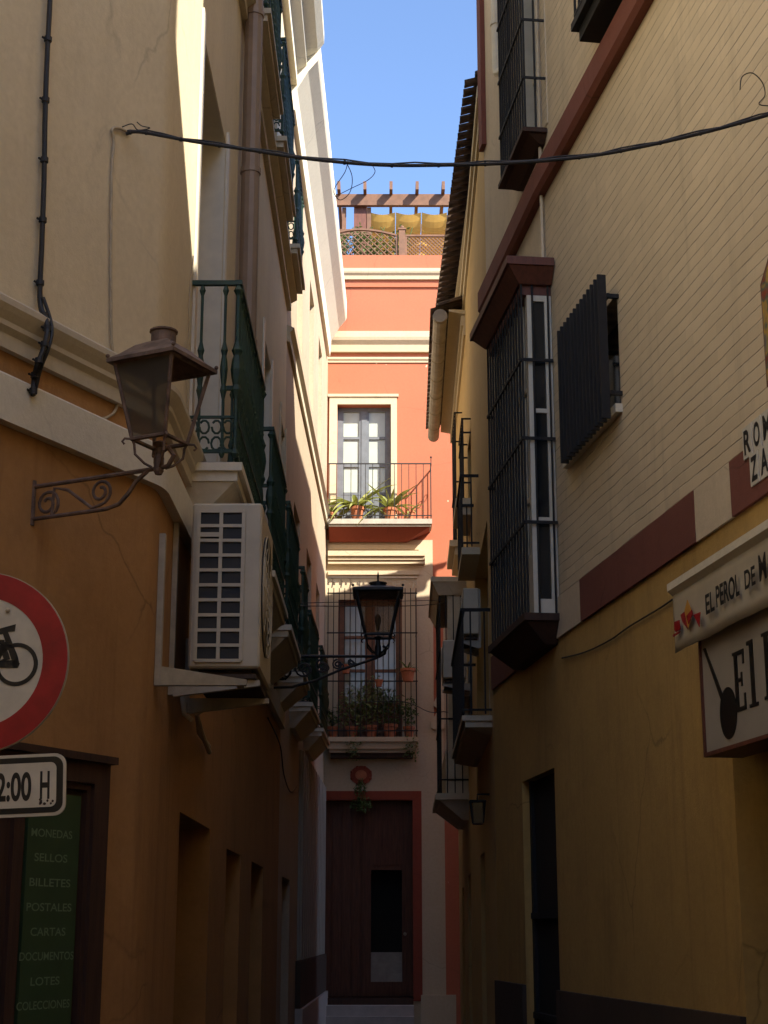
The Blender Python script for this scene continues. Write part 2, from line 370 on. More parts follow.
# ================================================================== LEFT BUILDING (ochre below, cream above)
LB1 = thing('apartment_building', 'left corner building with ochre ground floor, cream upper walls and green balconies', 'building', (-4.5, 12, 0))
ZB0, ZB1 = 3.84, 4.07
def arc(W0s, y1, n=7):
    a = FR.P(W0s, 0); b_ = LA.P(y1, 0); c = Vector((-1.195, 8.1, 0))
    return [tuple(((1-t)**2*a+2*t*(1-t)*c+t*t*b_).xy) for t in [i/n for i in range(n+1)]]
A0 = FR.P(-8.0, 0).xy
corner = [tuple(A0)]+arc(-.09, 8.22)
YE = 18.5
cornerL = corner+[(-1.195, YE)]
ground_h = [(9.5, 11.2, 0, 2.27), (12.4, 13.6, 0, 2.2), (14.75, 16.2, 0, 2.2)]
doorsY = [(9.42, 11.0), (12.55, 13.8), (14.9, 16.0), (17.5, 18.4)]
H1 = 12.5
lo = MB(); lo.sweep(corner, [(0, 0), (0, 4.2), (-.001, 4.2), (-.001, 0)]); lo.holes(LA, 8.22, YE, 0, 4.2, ground_h, .3)
# shop opening on the splayed front
lo.build('lower_wall', ochre, LB1)
up = MB(); up.sweep(corner, [(0, 4.2), (0, H1), (-.001, H1), (-.001, 4.2)])
uh = [(a, b_, 4.33, 7.35) for a, b_ in doorsY]+[(a, b_, 9.3, 11.7) for a, b_ in doorsY]
up.holes(LA, 8.22, YE, 4.2, H1, uh, .28); up.build('upper_wall', cream, LB1)
sh = MB(); ft = [A0, Vector((-8, A0.y)), Vector((-8, YE)), Vector((-1.195, YE))]
for i in range(3):
    p, q = ft[i], ft[i+1]; sh.face([Vector((p.x, p.y, 0)), Vector((q.x, q.y, 0)), Vector((q.x, q.y, H1)), Vector((p.x, p.y, H1))])
sh.build('rear_wall', cream, LB1)
rf = MB(); rf.prism([tuple(p) for p in cornerL]+[(-8, YE), (-8, A0.y)], lambda x, y: Vector((x, y, H1)), lambda x, y: Vector((x, y, H1+.3))); rf.build('roof', tile, LB1)
band = MB(); band.sweep(cornerL, [(0, ZB0), (.055, ZB0), (.055, ZB1-.015), (.04, ZB1), (0, ZB1)]); band.build('string_course', white, LB1)
mo = MB(); mo.sweep(cornerL, [(0, 4.19), (.035, 4.19), (.035, 4.26), (.06, 4.285), (.06, 4.31), (.085, 4.345), (.10, 4.37), (.10, 4.40), (.06, 4.43), (0, 4.44)]); mo.build('moulding', moldm, LB1)
co = MB(); co.sweep(cornerL, [(0, 9.0), (.05, 9.0), (.05, 9.1), (.12, 9.14), (.12, 9.2), (0, 9.22)]); co.build('moulding', moldm, LB1)
co = MB(); co.sweep(cornerL, [(0, 12.1), (.08, 12.1), (.08, 12.3), (.2, 12.38), (.2, 12.5), (.34, 12.58), (.42, 12.7), (.42, 12.85), (0, 12.9)]); co.build('cornice', white, LB1)
for i, (a, b_, c, d) in enumerate(ground_h):
    w = MB(); w.wbox(LA, a, b_, c, d, -.31, -.27); w.wbox(LA, a, a+.07, c, d, -.27, -.22).wbox(LA, b_-.07, b_, c, d, -.27, -.22).wbox(LA, a+.07, b_-.07, d-.08, d, -.27, -.22)
    w.wbox(LA, a+.15, b_-.15, .3, d-.25, -.265, -.25); w.build('door', dkwood, LB1)
for i, (a, b_) in enumerate(doorsY):
    for z0, z1 in ((4.33, 7.35), (9.3, 11.7)):
        french_door(LB1, LA, a, b_, z0, z1, -.2, whitepaint, glassd, 3)
        t = MB(); t.wbox(LA, b_-.012, b_-.004, z0, z1-.01, -.27, -.005); t.wbox(LA, a, b_-.014, z1-.012, z1-.004, -.27, -.005)
        t.wbox(LA, b_+.002, b_+.11, z0+.1, z1+.1, .002, .02); t.wbox(LA, a-.11, a-.002, z0+.12, z1+.1, .002, .02)
        t.build('door_surround', whitepaint if i % 2 == 0 else pale, LB1)
def left_balcony(bld, W, a, b_, z, o, h=1.17, under=.32, col=white):
    sl = slab(W, a, b_, z, o, under).build('balcony', col, bld)
    fl = MB(); fl.wbox(W, a+.02, b_-.02, z+.002, z+.02, .01, o); fl.build('floor', slatem, sl)
    r = MB(); railing(r, W, a, b_, z+.02, h, o); r.build('railing', greeniron, sl)
for a, b_ in ((9.3, 11.3), (12.3, 14.0), (14.6, 16.3), (17.4, 18.4)):
    left_balcony(LB1, LA, a, b_, 4.33, .29)
for a, b_ in ((9.6, 11.3), (12.3, 14.0), (14.6, 16.3), (17.2, 18.4)):
    left_balcony(LB1, LA, a, b_, 9.3, .17, 1.1, .12, moldm)
dp = MB(); dp.tube([LA.P(12.0, 4.5, .1), LA.P(12.0, 12.1, .1)], .075, 12)
for z in (4.6, 6.1, 7.6, 9.05, 10.6): dp.tube([LA.P(12.0, z, .1), LA.P(12.0, z+.05, .1)], .085, 12)
dp.build('drainpipe', pipem, LB1, smooth=False)
# shop front on the splayed wall: wooden frame, door leaf
s_r, zt = FR.hit(111, 765, .07); s_g0, _ = FR.hit(28, 860, .05); s_g1, _ = FR.hit(80, 860, .05)
sf = MB(); sl_ = s_r-1.6
sf.wbox(FR, s_r-.12, s_r, 0, zt, .002, .07); sf.wbox(FR, sl_, s_r-.12, zt-.10, zt, .002, .07); sf.wbox(FR, sl_-.02, s_r+.02, zt, zt+.035, .002, .10)
sf.wbox(FR, s_r-.15, s_r-.12, 0, zt-.1, .002, .05); sf.wbox(FR, sl_, s_r-.15, zt-.13, zt-.10, .002, .05)
sf.wbox(FR, sl_, s_r-.15, 0, zt-.13, .002, .02)
sf.wbox(FR, s_g0-.10, s_g0-.03, 0, zt-.13, .02, .045); sf.wbox(FR, s_g0-.30, s_g0-.24, 0, zt-.13, .02, .045)
sf.build('shop_front', dkwood, LB1)
# green board with the words
board = thing('shop_sign', 'tall green shop board listing coins and stamps trade, in the wooden shop front', 'shop sign', FR.P((s_g0+s_g1)/2, .6, .03))
gb = MB(); gb.wbox(FR, s_g0, s_g1, .6, zt-.16, .022, .04); gb.build('panel', signgreen, board)
for i, (w_, x0, x1) in enumerate((('MONEDAS', 31, 72), ('SELLOS', 34, 67), ('BILLETES', 29, 70), ('POSTALES', 26, 71), ('CARTAS', 30, 65), ('DOCUMENTOS', 19, 73), ('LOTES', 30, 59), ('COLECCIONES', 16, 69))):
    py = 836+25*i
    a, z = FR.hit(x0, py, .041); b_, z2 = FR.hit(x1, py, .041)
    mb = text_mesh(w_, lambda x, y, d, a=a, z=z: FR.P(a+x, z+y, .0425), .036, b_-a, .012)
    mb.build('lettering', signtext, board)

# ================================================================== LEFT WHITE BUILDING
LB2 = thing('apartment_building', 'tall white building past the ochre one, with sunlit wall and heavy cornice', 'building', (-4.5, 23, 0))
SE = 9.5
H2 = 12.3
d2 = [(1.6, 2.7), (4.2, 5.3), (6.6, 7.6)]
w2 = MB(); h2 = [(a, b_, 4.33, 7.0) for a, b_ in d2]+[(a, b_, 9.4, 11.2) for a, b_ in d2]+[(.6, 1.8, 0, 2.2)]
w2.holes(LB, 0, SE, 0, H2, h2, .22)
a, b_ = LB.P(0, 0), LB.P(SE, 0)
for p, q in (((-8, a.y), (a.x, a.y)), ((-8, a.y), (-8, b_.y)), ((-8, b_.y), (b_.x, b_.y))):
    w2.face([Vector((p[0], p[1], 0)), Vector((q[0], q[1], 0)), Vector((q[0], q[1], H2)), Vector((p[0], p[1], H2))])
w2.build('wall', beige2, LB2)
rf = MB(); rf.prism([(a.x, a.y+.001), (b_.x, b_.y), (-8, b_.y), (-8, a.y+.001)], lambda x, y: Vector((x, y, H2)), lambda x, y: Vector((x, y, H2+.35))); rf.build('roof', tile, LB2)
co = MB(); co.sweep([tuple(a.xy), tuple(LB.P(SE-.4, 0).xy)], [(0, 11.75), (.06, 11.75), (.08, 12.05), (.22, 12.3), (.34, 12.45), (.36, 12.5), (.36, 12.8), (0, 12.86)]); co.build('cornice', white, LB2)
co = MB(); co.sweep([tuple(a.xy), tuple(b_.xy)], [(0, 8.6), (.04, 8.6), (.04, 8.72), (.09, 8.78), (0, 8.82)]); co.build('moulding', moldm, LB2)
for a1, b1 in d2:
    for z0, z1 in ((4.33, 7.0), (9.4, 11.2)): french_door(LB2, LB, a1, b1, z0, z1, -.15, whitepaint, glassd, 3)
for a1, b1, z in ((1.3, 3.0, 4.33), (3.9, 5.6, 4.33)):
    left_balcony(LB2, LB, a1, b1, z, .24, 1.15, .3, white)
dr = MB(); dr.wbox(LB, .6, 1.8, 0, 2.2, -.23, -.18); dr.wbox(LB, .75, 1.65, .3, 1.9, -.178, -.165); dr.build('door', dkwood, LB2)
pl = MB()
k = 14
for i in range(k):
    s0 = 3.3+(SE-3.5)*i/k; s1 = s0+(SE-3.5)/k*.62
    pl.wbox(LB, s0, s1, 1.22, 3.95, .0, .06)
pl.wbox(LB, 3.2, SE-.1, 1.22, 3.95, .001, .03)
pl.build('ribbed_panel', ribm, LB2)
pl = MB(); pl.wbox(LB, 3.0, SE-.02, .62, 1.21, .001, .07); pl.build('plinth', plinthm, LB2)
pl = MB(); pl.wbox(LB, 3.0, SE-.02, 0, .615, .001, .10); pl.build('plinth_base', stepm, LB2)

# ================================================================== FAR ORANGE HOUSE
OH = thing('town_house', 'sunlit orange house closing the alley, with cream mouldings and roof terrace', 'house', (0, 30, 0))
def fx(px, py, o=0.0): return FA.hit(px, py, o)
zpar = fx(400, 258)[1]
# openings
fd = (fx(337, 460)[0], fx(391, 460)[0], fx(360, 524)[1], fx(360, 405)[1])           # french door
ld = (fx(338, 660)[0], fx(402, 660)[0], fx(360, 741)[1], fx(360, 600)[1])           # lower french door
po = (fx(322, 900)[0], fx(413, 900)[0], .50, fx(360, 800)[1])                       # portal
XL, XR = -1.6, 7.5
fw = MB(); fw.holes(FA, XL, XR, 0, zpar, [fd, ld, po], .28)
for p, q in (((XL, 28), (XL, 36)), ((XL, 36), (XR, 36)), ((XR, 28), (XR, 36))):
    fw.face([Vector((p[0], p[1], 0)), Vector((q[0], q[1], 0)), Vector((q[0], q[1], zpar)), Vector((p[0], p[1], zpar))])
fw.build('wall', orange, OH)
rf = MB(); rf.box((XL, 28.3, zpar-.5), (XR, 36, zpar-.3)); rf.build('roof', stonem, OH)
pw = MB(); pw.box((XL, 28.004, zpar), (XR, 28.25, zpar+.06)); pw.build('parapet', orange, OH)
def hband(y0, y1, o, m, x0=XL, x1=XR, name='moulding'):
    z1, z0 = fx(384, y0, o)[1], fx(384, y1, o)[1]
    mb = MB(); h = z1-z0; mb.sweep([(x0, 28), (x1, 28)], [(0, z0), (o*.45, z0), (o*.55, z0+h*.35), (o*.9, z0+h*.55), (o, z0+h*.7), (o, z1), (0, z1+.02)]); mb.build(name, m, OH); return z0, z1
hband(268, 278, .10, facecream); hband(331, 350, .16, facecream, name='cornice'); hband(357, 362, .05, facecream)
z = fx(384, 287, .03)[1]; mb = MB(); mb.box((XL, 27.965, z), (XR, 27.999, z+.05)); mb.build('moulding', orange, OH)
# cream field below, up to the pilaster edge
xr1 = fx(433, 600, .03)[0]; xr2 = fx(444, 760, .03)[0]; zc1 = fx(400, 540, .03)[1]; zc2 = fx(440, 728, .03)[1]
cf = MB()
hl = [(ld[0]-.002, ld[1]+.002, ld[2], ld[3]+.002), (po[0]-.002, po[1]+.002, 0, po[3]+.002)]
FA3 = Wall((0, 27.97), (1, 0), (0, -1)); cf.holes(FA3, XL, xr1, 0, zc1, hl, .03)
cf.face([FA3.P(xr1, 0), FA3.P(xr2+.0, 0), FA3.P(xr2+.0, zc2), FA3.P(xr1, zc2)])
cf.face([FA3.P(xr1, zc2), FA3.P(xr1, zc2, -.03), FA3.P(xr1, zc1, -.03), FA3.P(xr1, zc1)])
cf.face([FA3.P(XL, zc1), FA3.P(xr1, zc1), FA3.P(xr1, zc1, -.03), FA3.P(XL, zc1, -.03)])
cf.face([FA3.P(xr2, 0), FA3.P(xr2, 0, -.03), FA3.P(xr2, zc2, -.03), FA3.P(xr2, zc2)])
cf.build('cream_lower_wall', facecream, OH)
# curved cream shoulder and ball finial in relief right of the pilaster
def fq(px, py): s_, z_ = fx(px, py, .05); return (s_, z_)
fin = MB(); poly = [fq(431, 728), (fq(446, 728)), fq(446, 722), fq(446, 718), fq(441, 712), fq(437, 700), fq(436, 706)] 
poly = [fq(431, 728), fq(447, 728), fq(447, 680), fq(439, 680), fq(437.5, 695), fq(434, 702), fq(434, 706), fq(437, 708), fq(437, 712), fq(434, 717), fq(431, 721)]
fin.prism(poly, lambda x, y: FA.P(x, y, .0), lambda x, y: FA.P(x, y, .06))
c = FA.P(*fq(439.5, 673), .05); fin.ball(c, .055, 10); fin.wbox(FA, fq(437, 680)[0], fq(442, 680)[0], fq(437, 680)[1], fq(437, 677)[1], 0, .06)
fin.build('relief_finial', facecream, OH)
z = fx(440, 728, .06)[1]; mb = MB(); mb.wbox(FA, xr1-.02, xr2+.06, z-.02, z+.05, .031, .08); mb.build('moulding', facecream, OH)
pb = MB(); zb = fx(440, 995, .08)[1]; pb.wbox(FA, fx(421, 995, .08)[0], fx(456, 995, .08)[0], 0, zb, .031, .09); pb.build('pilaster_base', facecream, OH)
# window surround above
sr = MB(); xa, xb = fx(329, 460, .04)[0], fx(397, 460, .04)[0]; zs = fx(360, 397, .04)[1]
sr.wbox(FA, xa, fd[0], fd[2]-.1, zs, .0, .05).wbox(FA, fd[1], xb, fd[2]-.1, zs, .0, .05).wbox(FA, fd[0], fd[1], fd[3], zs, .0, .05); sr.wbox(FA, xa-.03, xb+.03, zs, zs+.05, 0, .075)
sr.build('window_surround', facecream, OH)
french_door(OH, FA, fd[0], fd[1], fd[2], fd[3], -.16, greywood, curtain, 3, .26)
# upper balcony
def balcony_front(px0, px1, pyt, pyb, o):
    return fx(px0, pyb, o)[0], fx(px1, pyb, o)[0], fx(384, pyb, o)[1], fx(384, pyt, o)[1]
BO = .45
x0, x1, zf, zr = balcony_front(318, 432, 463, 519, BO)
x0 = -1.0
ub = MB(); ub.wbox(FA, x0, x1, zf-.09, zf, .0, BO+.02); ub.wbox(FA, x0+.02, x1-.02, zf-.13, zf-.092, 0, BO-.01)
ubo = ub.build('balcony', stonem, OH)
sf2 = MB(); sf2.hexa([FA.P(x0+.02, zf-.33, 0.002), FA.P(x1-.45, zf-.33, 0.002), FA.P(x1-.45, zf-.33, .12), FA.P(x0+.02, zf-.33, .12), FA.P(x0+.02, zf-.132, 0.002), FA.P(x1-.04, zf-.132, 0.002), FA.P(x1-.04, zf-.132, BO-.03), FA.P(x0+.02, zf-.132, BO-.03)])
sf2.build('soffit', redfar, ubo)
r = MB(); hh = zr-zf
r.wbox(FA, x0, x1, zr-.02, zr, BO-.02, BO); 
for i in range(15):
    s_ = x0+.02+(x1-x0-.04)*i/14; r.wbox(FA, s_-.006, s_+.006, zf, zr-.02, BO-.016, BO-.004)
r.wbox(FA, x0, x1, zf+.06, zf+.075, BO-.02, BO)
r.wbox(FA, x1-.02, x1, zr-.02, zr, 0, BO-.02); r.wbox(FA, x1-.015, x1-.005, zf+.06, zf+.075, 0, BO-.02)
for i in range(4): oo = .05+i*.1; r.wbox(FA, x1-.015, x1-.005, zf, zr-.02, oo-.006, oo+.006)
for i in range(3):
    for zz in (.2, .62):
        r.tube([FA.P(x1-.01, zf+zz+.05*math.sin(t*PI/5), .1+i*.1+.04*math.cos(t*PI/5)) for t in range(10)], .006, 5)
r.tube([FA.P(x1-.01, zr, BO-.01), FA.P(x1-.01, zr+.1, BO-.01)], .008, 6); r.ball(FA.P(x1-.01, zr+.11, BO-.01), .02, 8)
r.build('railing', iron, ubo)
# lintel mouldings over the lower window
hz = [(545, 550, .05), (551, 556, .16), (556.5, 560, .12), (560.5, 564, .09), (571, 575, .05)]
lm = MB()
for y0, y1, o in hz:
    lm.wbox(FA, -1.0, fx(425 if o > .06 else 419, 555, o)[0], fx(384, y1, o)[1], fx(384, y0, o)[1], .031, o+.03)
lm.build('lintel_moulding', facecream, OH)
# lower french door, cage balcony
french_door(OH, FA, ld[0], ld[1], ld[2], ld[3], -.1, brnwood, curtain2, 3, .25)
bx0, bx1, bz, _ = balcony_front(326, 418, 600, 737, .4); bx0 = -1.0
lb = MB(); lb.wbox(FA, bx0, bx1, bz-.08, bz, .031, .43); lb.wbox(FA, bx0+.03, bx1-.03, bz-.2, bz-.082, .031, .38); lb.wbox(FA, bx0+.06, bx1-.06, bz-.26, bz-.202, .031, .33)
lbo = lb.build('balcony', facecream, OH)
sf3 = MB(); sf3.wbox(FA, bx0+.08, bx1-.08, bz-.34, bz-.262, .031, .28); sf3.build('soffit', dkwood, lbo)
zt2 = fx(384, 588, .4)[1]; gr = MB()
nb = 17
for i in range(nb): s_ = bx0+.02+(bx1-.04-bx0)*i/(nb-1); gr.wbox(FA, s_-.007, s_+.007, bz, zt2, .38, .394)
for zz in (bz+.1, (bz+zt2)/2-.35, (bz+zt2)/2+.5, zt2-.1): gr.wbox(FA, bx0, bx1, zz, zz+.02, .376, .398); gr.wbox(FA, bx1-.03, bx1-.01, zz, zz+.02, .031, .376)
for i in range(3): oo = .08+i*.11; gr.wbox(FA, bx1-.027, bx1-.013, bz, zt2, oo-.007, oo+.007)
gr.build('window_grille', iron, lbo)
tr = MB(); zt3 = fx(384, 577, .4)[1]
tr.wbox(FA, bx0, bx1, zt3-.02, zt3+.01, .36, .41)
rnd = random.Random(3)
for i in range(46):
    s_ = bx0+(bx1-bx0)*(i+.5)/46
    for j in range(2 if i % 3 else 3):
        zz = zt3-.03-j*.045; tr.tube([FA.P(s_+.013*math.cos(t*PI/3), zz+.019*math.sin(t*PI/3), .385) for t in range(7)], .009, 4)
for i in range(10):
    s_ = bx0+(bx1-bx0)*(i+.5)/10; tr.tube([FA.P(s_, zt3, .385), FA.P(s_+.02, zt3-.09, .385), FA.P(s_, zt3-.19, .385)], .012, 4)
tr.build('lace_valance', moldm, lbo)
# portal
pf = MB(); pxo0, pxo1 = -1.2, fx(422, 900, .06)[0]; pzt = fx(384, 791, .06)[1]
pf.wbox(FA, po[1], pxo1, .45, pzt, .0, .06); pf.wbox(FA, pxo0, po[1], po[3], pzt, .0, .06); pf.build('portal_frame', redfar, OH)
wk = (fx(371, 900, -.2)[0], fx(402, 900, -.2)[0], .75, fx(384, 870, -.2)[1])
dl = MB(); FAd = Wall((0, 28.2), (1, 0), (0, -1)); dl.holes(FAd, po[0]-.2, po[1], .5, po[3], [wk], .06)
n = 9
for i in range(n):
    s0 = po[0]+(po[1]-po[0])*i/n; s1 = po[0]+(po[1]-po[0])*(i+1)/n-.03
    for za, zb_ in ((.52, wk[2]-.06), (wk[3]+.08, po[3]-.02)) if not (s1 < wk[0] or s0 > wk[1]) else ((.52, po[3]-.02),):
        dl.wbox(FAd, s0, s1, za, zb_, .002, .02)
dl.build('door', portalwood, OH)
hd = MB(); hd.ball(FA.P(fx(405, 934, -.17)[0], fx(405, 934, -.17)[1], -.15), .03, 8); hd.build('door_handle', galv, OH)
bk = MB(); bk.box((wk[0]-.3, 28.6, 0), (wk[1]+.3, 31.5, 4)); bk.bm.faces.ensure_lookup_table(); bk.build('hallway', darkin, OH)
stp = MB(); zq = .55
for i in range(4): stp.box((wk[0]-.25, 28.27+i*.07, .5), (wk[1]+.25, 28.34+i*.07, .72+.17*i))
stp.build('inner_stairs', stonem, OH)
st = MB(); ztop = fx(384, 1006, .5)[1]; st.wbox(FA, -1.2, fx(414, 1010, .5)[0], 0, ztop-.16, .091, .62); st.wbox(FA, -1.2, fx(414, 1010, .5)[0], ztop-.158, ztop, .091, .5); st.build('step', stepm, OH)
kk = MB(); kk.wbox(FA, po[0]-.2, po[1], 0, .5, -.3, .09); kk.build('threshold', dkwood, OH)

# ceramic wall planter over the portal
wp = thing('wall_planter', 'round red ceramic wall planter with trailing plant above the far portal', 'planter', FA.P(fx(361, 775, .1)[0], fx(361, 775, .1)[1], .04))
c = wp.location; mb = MB()
def disc(mb, c, r, y0, y1, seg=20):
    mb.prism([(r*math.cos(2*PI*i/seg), r*.85*math.sin(2*PI*i/seg)) for i in range(seg)], lambda x, z: Vector((c.x+x, c.y+y0, c.z+z)), lambda x, z: Vector((c.x+x, c.y+y1, c.z+z)))
disc(mb, c, .19, .008, -.03)
for i in range(8): a_ = 2*PI*i/8+.39; mb.ball(Vector((c.x+.17*math.cos(a_), c.y-.015, c.z+.145*math.sin(a_))), .03, 8)
mb.build('plaque', redfar, wp); mb = MB(); disc(mb, c, .10, -.031, -.06); mb.build('plate', pot, wp)
def leaves(mb, c, R, n, size, rnd, squash=1.0):
    for _ in range(n):
        d = Vector((rnd.gauss(0, 1), rnd.gauss(0, 1), rnd.gauss(0, 1)*squash)); d.normalize(); p = c+Vector((d.x*R[0], d.y*R[1], d.z*R[2]))*rnd.random()**.45
        a_ = Vector((rnd.uniform(-1, 1), rnd.uniform(-1, 1), rnd.uniform(-.9, .3))).normalized(); b_ = a_.cross(Vector((rnd.uniform(-1, 1), rnd.uniform(-1, 1), 1))).normalized()
        L = size*rnd.uniform(.6, 1.4); w = L*.3; q = a_.cross(b_)*L*.12
        mb.face([p, p+a_*L*.5+b_*w+q, p+a_*L, p+a_*L*.5-b_*w+q])
rnd = random.Random(5)
mb = MB(); leaves(mb, c+Vector((-.02, -.08, -.22)), (.12, .06, .16), 90, .05, rnd); leaves(mb, c+Vector((.02, -.09, -.5)), (.2, .07, .13), 170, .06, rnd)
for i in range(7): mb.tube([c+Vector((rnd.uniform(-.06, .06), -.06, -.05)), c+Vector((rnd.uniform(-.09, .09), -.12, -.3)), c+Vector((rnd.uniform(-.14, .14), -.1, -.55))], .004, 4)
mb.build('foliage', leafm, wp)

# ---- plants
def pot_mesh(p, r, h):
    mb = MB(); mb.lathe(p, [(r*.65, 0), (r*.9, h*.78), (r*1.05, h*.8), (r*1.08, h), (r*.92, h), (r*.85, h*.86), (.01, h*.86)], 14); return mb
def agave_leaves(p, n, L, rnd, r=.02):
    mb = MB()
    for i in range(n):
        a_ = 2*PI*i/n+rnd.uniform(-.3, .3); el = rnd.uniform(.25, 1.25); l = L*rnd.uniform(.7, 1.15); d = Vector((math.cos(a_), math.sin(a_)*.6, 0)); side = Vector((-math.sin(a_), math.cos(a_), 0))
        pts = []; k_ = 7
        for j in range(k_+1):
            t = j/k_; e2 = el-1.5*t*t; pts.append((p+d*(l*t*math.cos(el*.6)*1.0)+Vector((0, 0, l*(t*math.sin(el)-.75*t*t*math.cos(el)))), l*.085*(1-t)**.7+.002))
        for j in range(k_):
            (q0, w0), (q1, w1) = pts[j], pts[j+1]; up_ = Vector((0, 0, .35))
            mb.face([q0-side*w0+up_*w0, q1-side*w1+up_*w1, q1, q0]); mb.face([q0, q1, q1+side*w1+up_*w1, q0+side*w0+up_*w0])
    return mb
rnd = random.Random(11)
for px, pr, ph, L, n, lab in ((331, .07, .16, .45, 12, 'leftmost small potted plant on the far upper balcony, half behind the white wall'), (357, .13, .26, .85, 26, 'large spiky plant in terracotta pot before the grey french door'),
                              (390, .12, .24, .68, 20, 'yellow green spiky plant in terracotta pot right of the french door'), (410, .08, .2, .34, 10, 'smallest terracotta pot near the right end of the far upper balcony')):
    s_ = fx(px, 515, .25)[0]; p = FA.P(s_, zf+.001, .27)
    t = thing('potted_plant', lab, 'potted plant', p, 'plants on the far upper balcony')
    pot_mesh(p, pr, ph).build('pot', pot, t); agave_leaves(p+Vector((0, 0, ph*.85)), n, L, rnd).build('foliage', agave, t)
lowp = [(333, 'small pot with low leaves at the left end of the caged balcony', .09, .2, (.14, .12, .2), 130, 0), (352, 'bushy green plant in pot at the middle left of the caged balcony', .11, .2, (.28, .15, .42), 520, 0),
        (371, 'bright leafy plant spilling over the middle of the caged balcony', .12, .22, (.28, .16, .5), 560, 0), (390, 'terracotta pot with wide leafy plant at the centre right of the caged balcony', .13, .24, (.26, .15, .36), 380, 0),
        (409, 'straggly trailing plant in pot at the right end of the caged balcony', .10, .2, (.16, .12, .3), 200, 0)]
for px, lab, pr, ph, R, n, _ in lowp:
    s_ = fx(px, 730, .2)[0]; p = FA.P(s_, bz+.001, .2)
    t = thing('potted_plant', lab, 'potted plant', p, 'plants on the caged balcony')
    pot_mesh(p, pr, ph).build('pot', pot, t); mb = MB(); leaves(mb, p+Vector((0, -.03, ph+R[2]*.8)), R, n, rnd.uniform(.05, .10), rnd); mb.build('foliage', leafm2 if px in (371, 352) else leafm, t)
    if px in (352, 409):
        mb = MB(); leaves(mb, p+Vector((.03, -.2, -.15)), (.16, .06, .28), 130, .05, rnd); mb.build('trailing_foliage', leafm, t)
for px, py, lab, pr in ((346, 668, 'hanging terracotta pot at the left of the window cage', .09), (379, 681, 'small hanging terracotta pot at the centre of the window cage', .07), (408, 676, 'hanging terracotta planter with grassy leaves at the right of the window cage', .13)):
    s_, z_ = fx(px, py, .45); p = FA.P(s_, z_-.1, .47)
    t = thing('hanging_pot', lab, 'potted plant', p, 'pots hung on the window cage')
    pot_mesh(p, pr, pr*1.7).build('pot', pot, t)
    hk = MB(); hk.tube([p+Vector((0, 0, pr*1.5)), FA.P(s_, z_+.12, .405)], .006, 5); hk.build('hook', iron, t)
    if pr > .08: agave_leaves(p+Vector((0, 0, pr*1.5)), 16, .28 if pr > .1 else .16, rnd).build('foliage', leafm, t)

# ---- roof terrace: lattice, pergola, canvas, vines
def zt_at(py, Y): d = ray(384, py); return CZ+d.z/d.y*Y
def xt_at(px, py, Y): d = ray(px, py); return d.x/d.y*Y
YL = 28.13; zlb = zpar+.062
for nm, lab, pxa, pxb, arch, dens in (('lattice_fence', 'arched brown garden lattice on the left of the roof parapet', 330, 398, .16, .125), ('lattice_fence', 'straight topped brown lattice on the right of the roof parapet', 405, 470, 0, .075)):
    xa_, xb_ = xt_at(pxa, 245, YL), xt_at(pxb, 245, YL); zt_ = zt_at(237, YL); t = thing(nm, lab, 'lattice fence', ((xa_+xb_)/2, YL, zlb), 'lattice panels on the roof terrace')
    mb = MB(); Wl = Wall((0, YL), (1, 0), (0, -1)); H = zt_-zlb
    def top(x): u_ = (x-xa_)/(xb_-xa_); return zt_+arch*4*u_*(1-u_)*(.6+.4*(1-u_))
    w = xb_-xa_; n = int((w+H+.2)/dens)
    for sgn, oo in ((1, 0), (-1, .012)):
        for i in range(-2, n+3):
            pts = []
            for j in range(25):
                z_ = zlb+(H+arch)*j/24; x_ = (xa_+i*dens+(z_-zlb)-.2) if sgn > 0 else (xb_-i*dens-(z_-zlb)+.2)
                if xa_ < x_ < xb_ and z_ < top(x_): pts.append((x_, z_))
            if len(pts) > 1:
                (p0, q0), (p1, q1) = pts[0], pts[-1]; dx = .011
                mb.hexa([Wl.P(p0-dx, q0, oo), Wl.P(p0+dx, q0, oo), Wl.P(p0+dx, q0, oo+.01), Wl.P(p0-dx, q0, oo+.01), Wl.P(p1-dx, q1, oo), Wl.P(p1+dx, q1, oo), Wl.P(p1+dx, q1, oo+.01), Wl.P(p1-dx, q1, oo+.01)])
    mb.build('lattice', brnwood, t)
    fr = MB(); fr.wbox(Wl, xa_, xa_+.04, zlb, top(xa_), -.02, .03); fr.wbox(Wl, xb_-.04, xb_, zlb, top(xb_), -.02, .03); fr.wbox(Wl, xa_+.04, xb_-.04, zlb, zlb+.03, -.02, .03)
    fr.sweep([(0, 0), (0, .001)], [(0, 0), (0, .001), (.001, 0)]) if False else None
    m_ = 16
    for i in range(m_):
        a_ = xa_+w*i/m_; b_ = xa_+w*(i+1)/m_
        fr.hexa([Wl.P(a_, top(a_), -.02), Wl.P(b_, top(b_), -.02), Wl.P(b_, top(b_), .035), Wl.P(a_, top(a_), .035), Wl.P(a_, top(a_)+.035, -.02), Wl.P(b_, top(b_)+.035, -.02), Wl.P(b_, top(b_)+.035, .035), Wl.P(a_, top(a_)+.035, .035)])
    fr.build('frame', brnwood, t)
xp = xt_at(402, 240, YL); mb = MB(); mb.box((xp-.06, YL-.07, zlb), (xp+.06, YL+.05, zt_at(231, YL))); mb.box((xp-.075, YL-.085, zt_at(231, YL)), (xp+.075, YL+.065, zt_at(229.5, YL))); mb.ball(Vector((xp, YL, zt_at(227.5, YL))), .04)
o = mb.build('lattice_post', brnwood, loc=(xp, YL, zlb)); tag(o, 'square wooden post with ball cap between the two lattice panels', 'post')
